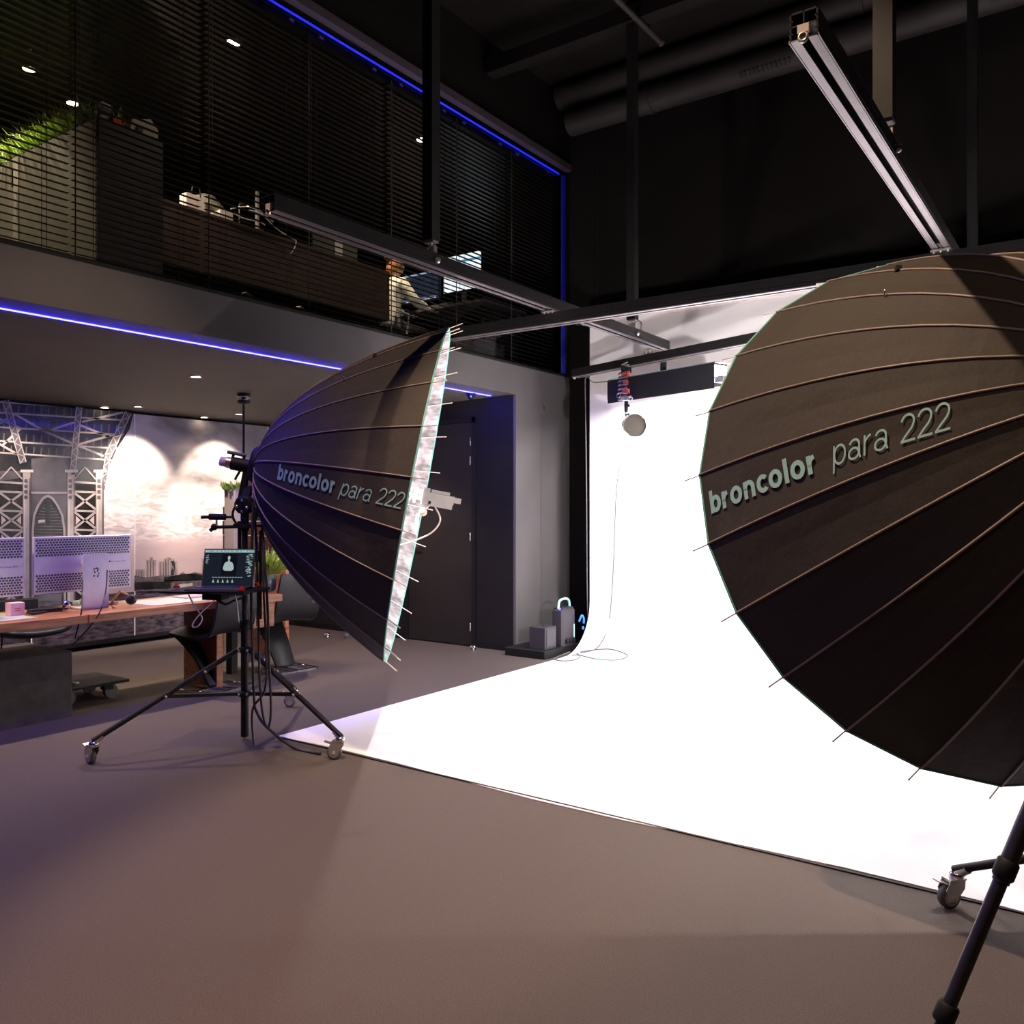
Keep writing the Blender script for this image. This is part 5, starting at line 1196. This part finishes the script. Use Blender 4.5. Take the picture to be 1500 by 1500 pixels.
skinned('shirt', pts[:11], [(0,1),(1,2),(2,3),(3,4),(3,5),(5,6),(6,7),(3,8),(8,9),(9,10)], [(.15,.12),(.14,.11),(.155,.12),(.14,.10),.058,.075,.06,.045,.075,.06,.045], M['shirt'], person)
skinned('trousers', [B(-.03,0,.53), B(.02,.1,.54), B(.40,.11,.53), B(.42,.11,.14), B(.02,-.1,.54), B(.40,-.11,.53), B(.42,-.11,.14)], [(0,1),(1,2),(2,3),(0,4),(4,5),(5,6)], [.12,.095,.075,.05,.095,.075,.05], M['trousers'], person)
for sg in (-1, 1):
    MB().rbox(B(.36,sg*.11-.04,.0)+V((-.05,-.05,0)), B(.36,sg*.11-.04,.0)+V((.05,.2,.08)), .02).build('shoe', M['satin'], person)
    hb = [B(.33,sg*.19,.80), B(.40,sg*.18,.80)]; P_ = list(hb); E_ = [(0,1)]; Rr = [.026,.03]
    for k in range(4):
        b_ = len(P_); P_ += [B(.44,sg*(.155+.018*k),.80), B(.475+.006*(k in (1,2)),sg*(.153+.019*k),.795), B(.495,sg*(.152+.019*k),.78)]; E_ += [(1,b_),(b_,b_+1),(b_+1,b_+2)]; Rr += [.010,.009,.008]
    b_ = len(P_); P_ += [B(.40,sg*.14,.79), B(.43,sg*.125,.785)]; E_ += [(1,b_),(b_,b_+1)]; Rr += [.011,.009]
    skinned('hand', P_, E_, Rr, M['skin'], person, 1)
hc = B(.05, 0, 1.24)
m = MB(); m.ball(hc+V((0,0,.0)), .092, 14, sc=(.88,1.0,1.12)); hd_ = m.build('head', M['skin'], person)
MB().ball(hc+fd*.095+V((0,0,-.01)), .016, 8).build('nose', M['skin'], hd_)
for sg in (-1,1): MB().ball(hc+fd*.083+rt*sg*.032+V((0,0,.012)), .011, 8).build('eye', M['cream'], hd_); MB().ball(hc+rt*sg*.083, .018, 8, sc=(.5,1,1.4)).build('ear', M['skin'], hd_)
MB().ball(hc+fd*.083+V((0,0,-.045)), .016, 8, sc=(1.3,.5,.4)).build('mouth', M['pink'], hd_)
m = MB(); m.ball(hc-fd*.018+V((0,0,.022)), .103, 14, sc=(.95,1,1.05)); m.ball(hc-fd*.10+V((0,0,.09)), .055, 12, sc=(1.2,1,.75)); m.ball(hc-fd*.09+V((0,0,-.04)), .05, 10, sc=(1,.8,1.5))
m.build('hair', M['hair'], person)
oc((-6.49, 6.80, ZM), math.radians(-90)+.1, 'black swivel chair under the seated person')
# their desk and screens
t = thing('corner_desk', 'dark desk in front of the seated person', 'desk', (-6.4, 7.55, ZM))
MB().box((-7.2, 7.28, 3.66), (-5.5, 8.1, 3.69)).build('desktop', M['dark_cab'], t)
for x in (-7.1, -5.6): MB().box((x-.03, 7.4, ZM), (x+.03, 8.0, 3.66)).build('leg', M['satin'], t)
def screen(px, py, y, W, H, lab, col, es, extra):
    c_ = at_y(px, py, y); t = thing('computer_monitor', lab, 'monitor', (c_.x, c_.y, 3.69))
    MB().rbox((c_.x-W/2-.01, y, c_.z-H/2-.01), (c_.x+W/2+.01, y+.03, c_.z+H/2+.01), .004).build('casing', M['satin'], t)
    f = lambda u, v, d_=0: V((c_.x-W/2+u*W, y-.002+d_, c_.z-H/2+v*H))
    scr('screen', [(0,0,1,1)], col, es, 0, t, f)
    for nm, rc, cl in extra: scr(nm, rc, cl, 1, -.001, t, f)
    MB().box((c_.x-.03, y+.03, 3.69), (c_.x+.03, y+.05, c_.z)).box((c_.x-.1, y-.02, 3.69), (c_.x+.1, y+.12, 3.70)).build('stand', M['lamp_grey'], t)
    return t
rg = random.Random(5)
screen(616, 421, 7.55, .56, .33, 'dark editing monitor with thumbnails right of the seated person', (.018, .024, .042), 1,
   [('toolbar', [(0,.95,1,1)], (.35,.42,.55)), ('thumbnails', [(a_, b_, a_+.02, b_+.02) for a_, b_ in ((rg.choice((.03,.08,.15,.2,.66,.72,.9)), rg.uniform(.3,.9)) for _ in range(60))], (.09,.12,.17)),
    ('dock', [(.1+i*.085, .03, .165+i*.085, .07) for i in range(10)], (.55,.45,.6)), ('task_bar', [(0,.09,1,.13)], (.1,.16,.25))])
screen(677, 399, 7.85, .56, .42, 'brightly lit white monitor crossed by the black rail', (.85, .93, .97), 1.3, [('header_band', [(0,.78,1,.85)], (.08,.3,.55))])
p = V((-6.15, 7.35, 3.692)); t = thing('desk_keyboard', 'dark keyboard glimpsed below the white monitor', 'keyboard', p)
MB().rbox(p+V((-.2,-.06,0)), p+V((.2,.06,.02)), .005).build('case', M['dark_cab'], t)
m = MB()
for i in range(14):
    for j in range(4): m.cbox(p+V((-.18+i*.027, -.04+j*.026, .022)), (.022,.02,.005))
o = m.build('keys', M['rubber'], t); o['kind'] = 'stuff'
# railing trestle seen at lower right of the window
t = thing('low_cabinet', 'low dark cabinet glimpsed at the far lower corner of the window', 'cabinet', (-5.3, 7.2, ZM))
MB().rbox((-5.7, 6.7, ZM), (-5.2, 7.25, 3.13), .006).build('body', M['concrete'], t)
print('objects', len(bpy.data.objects))
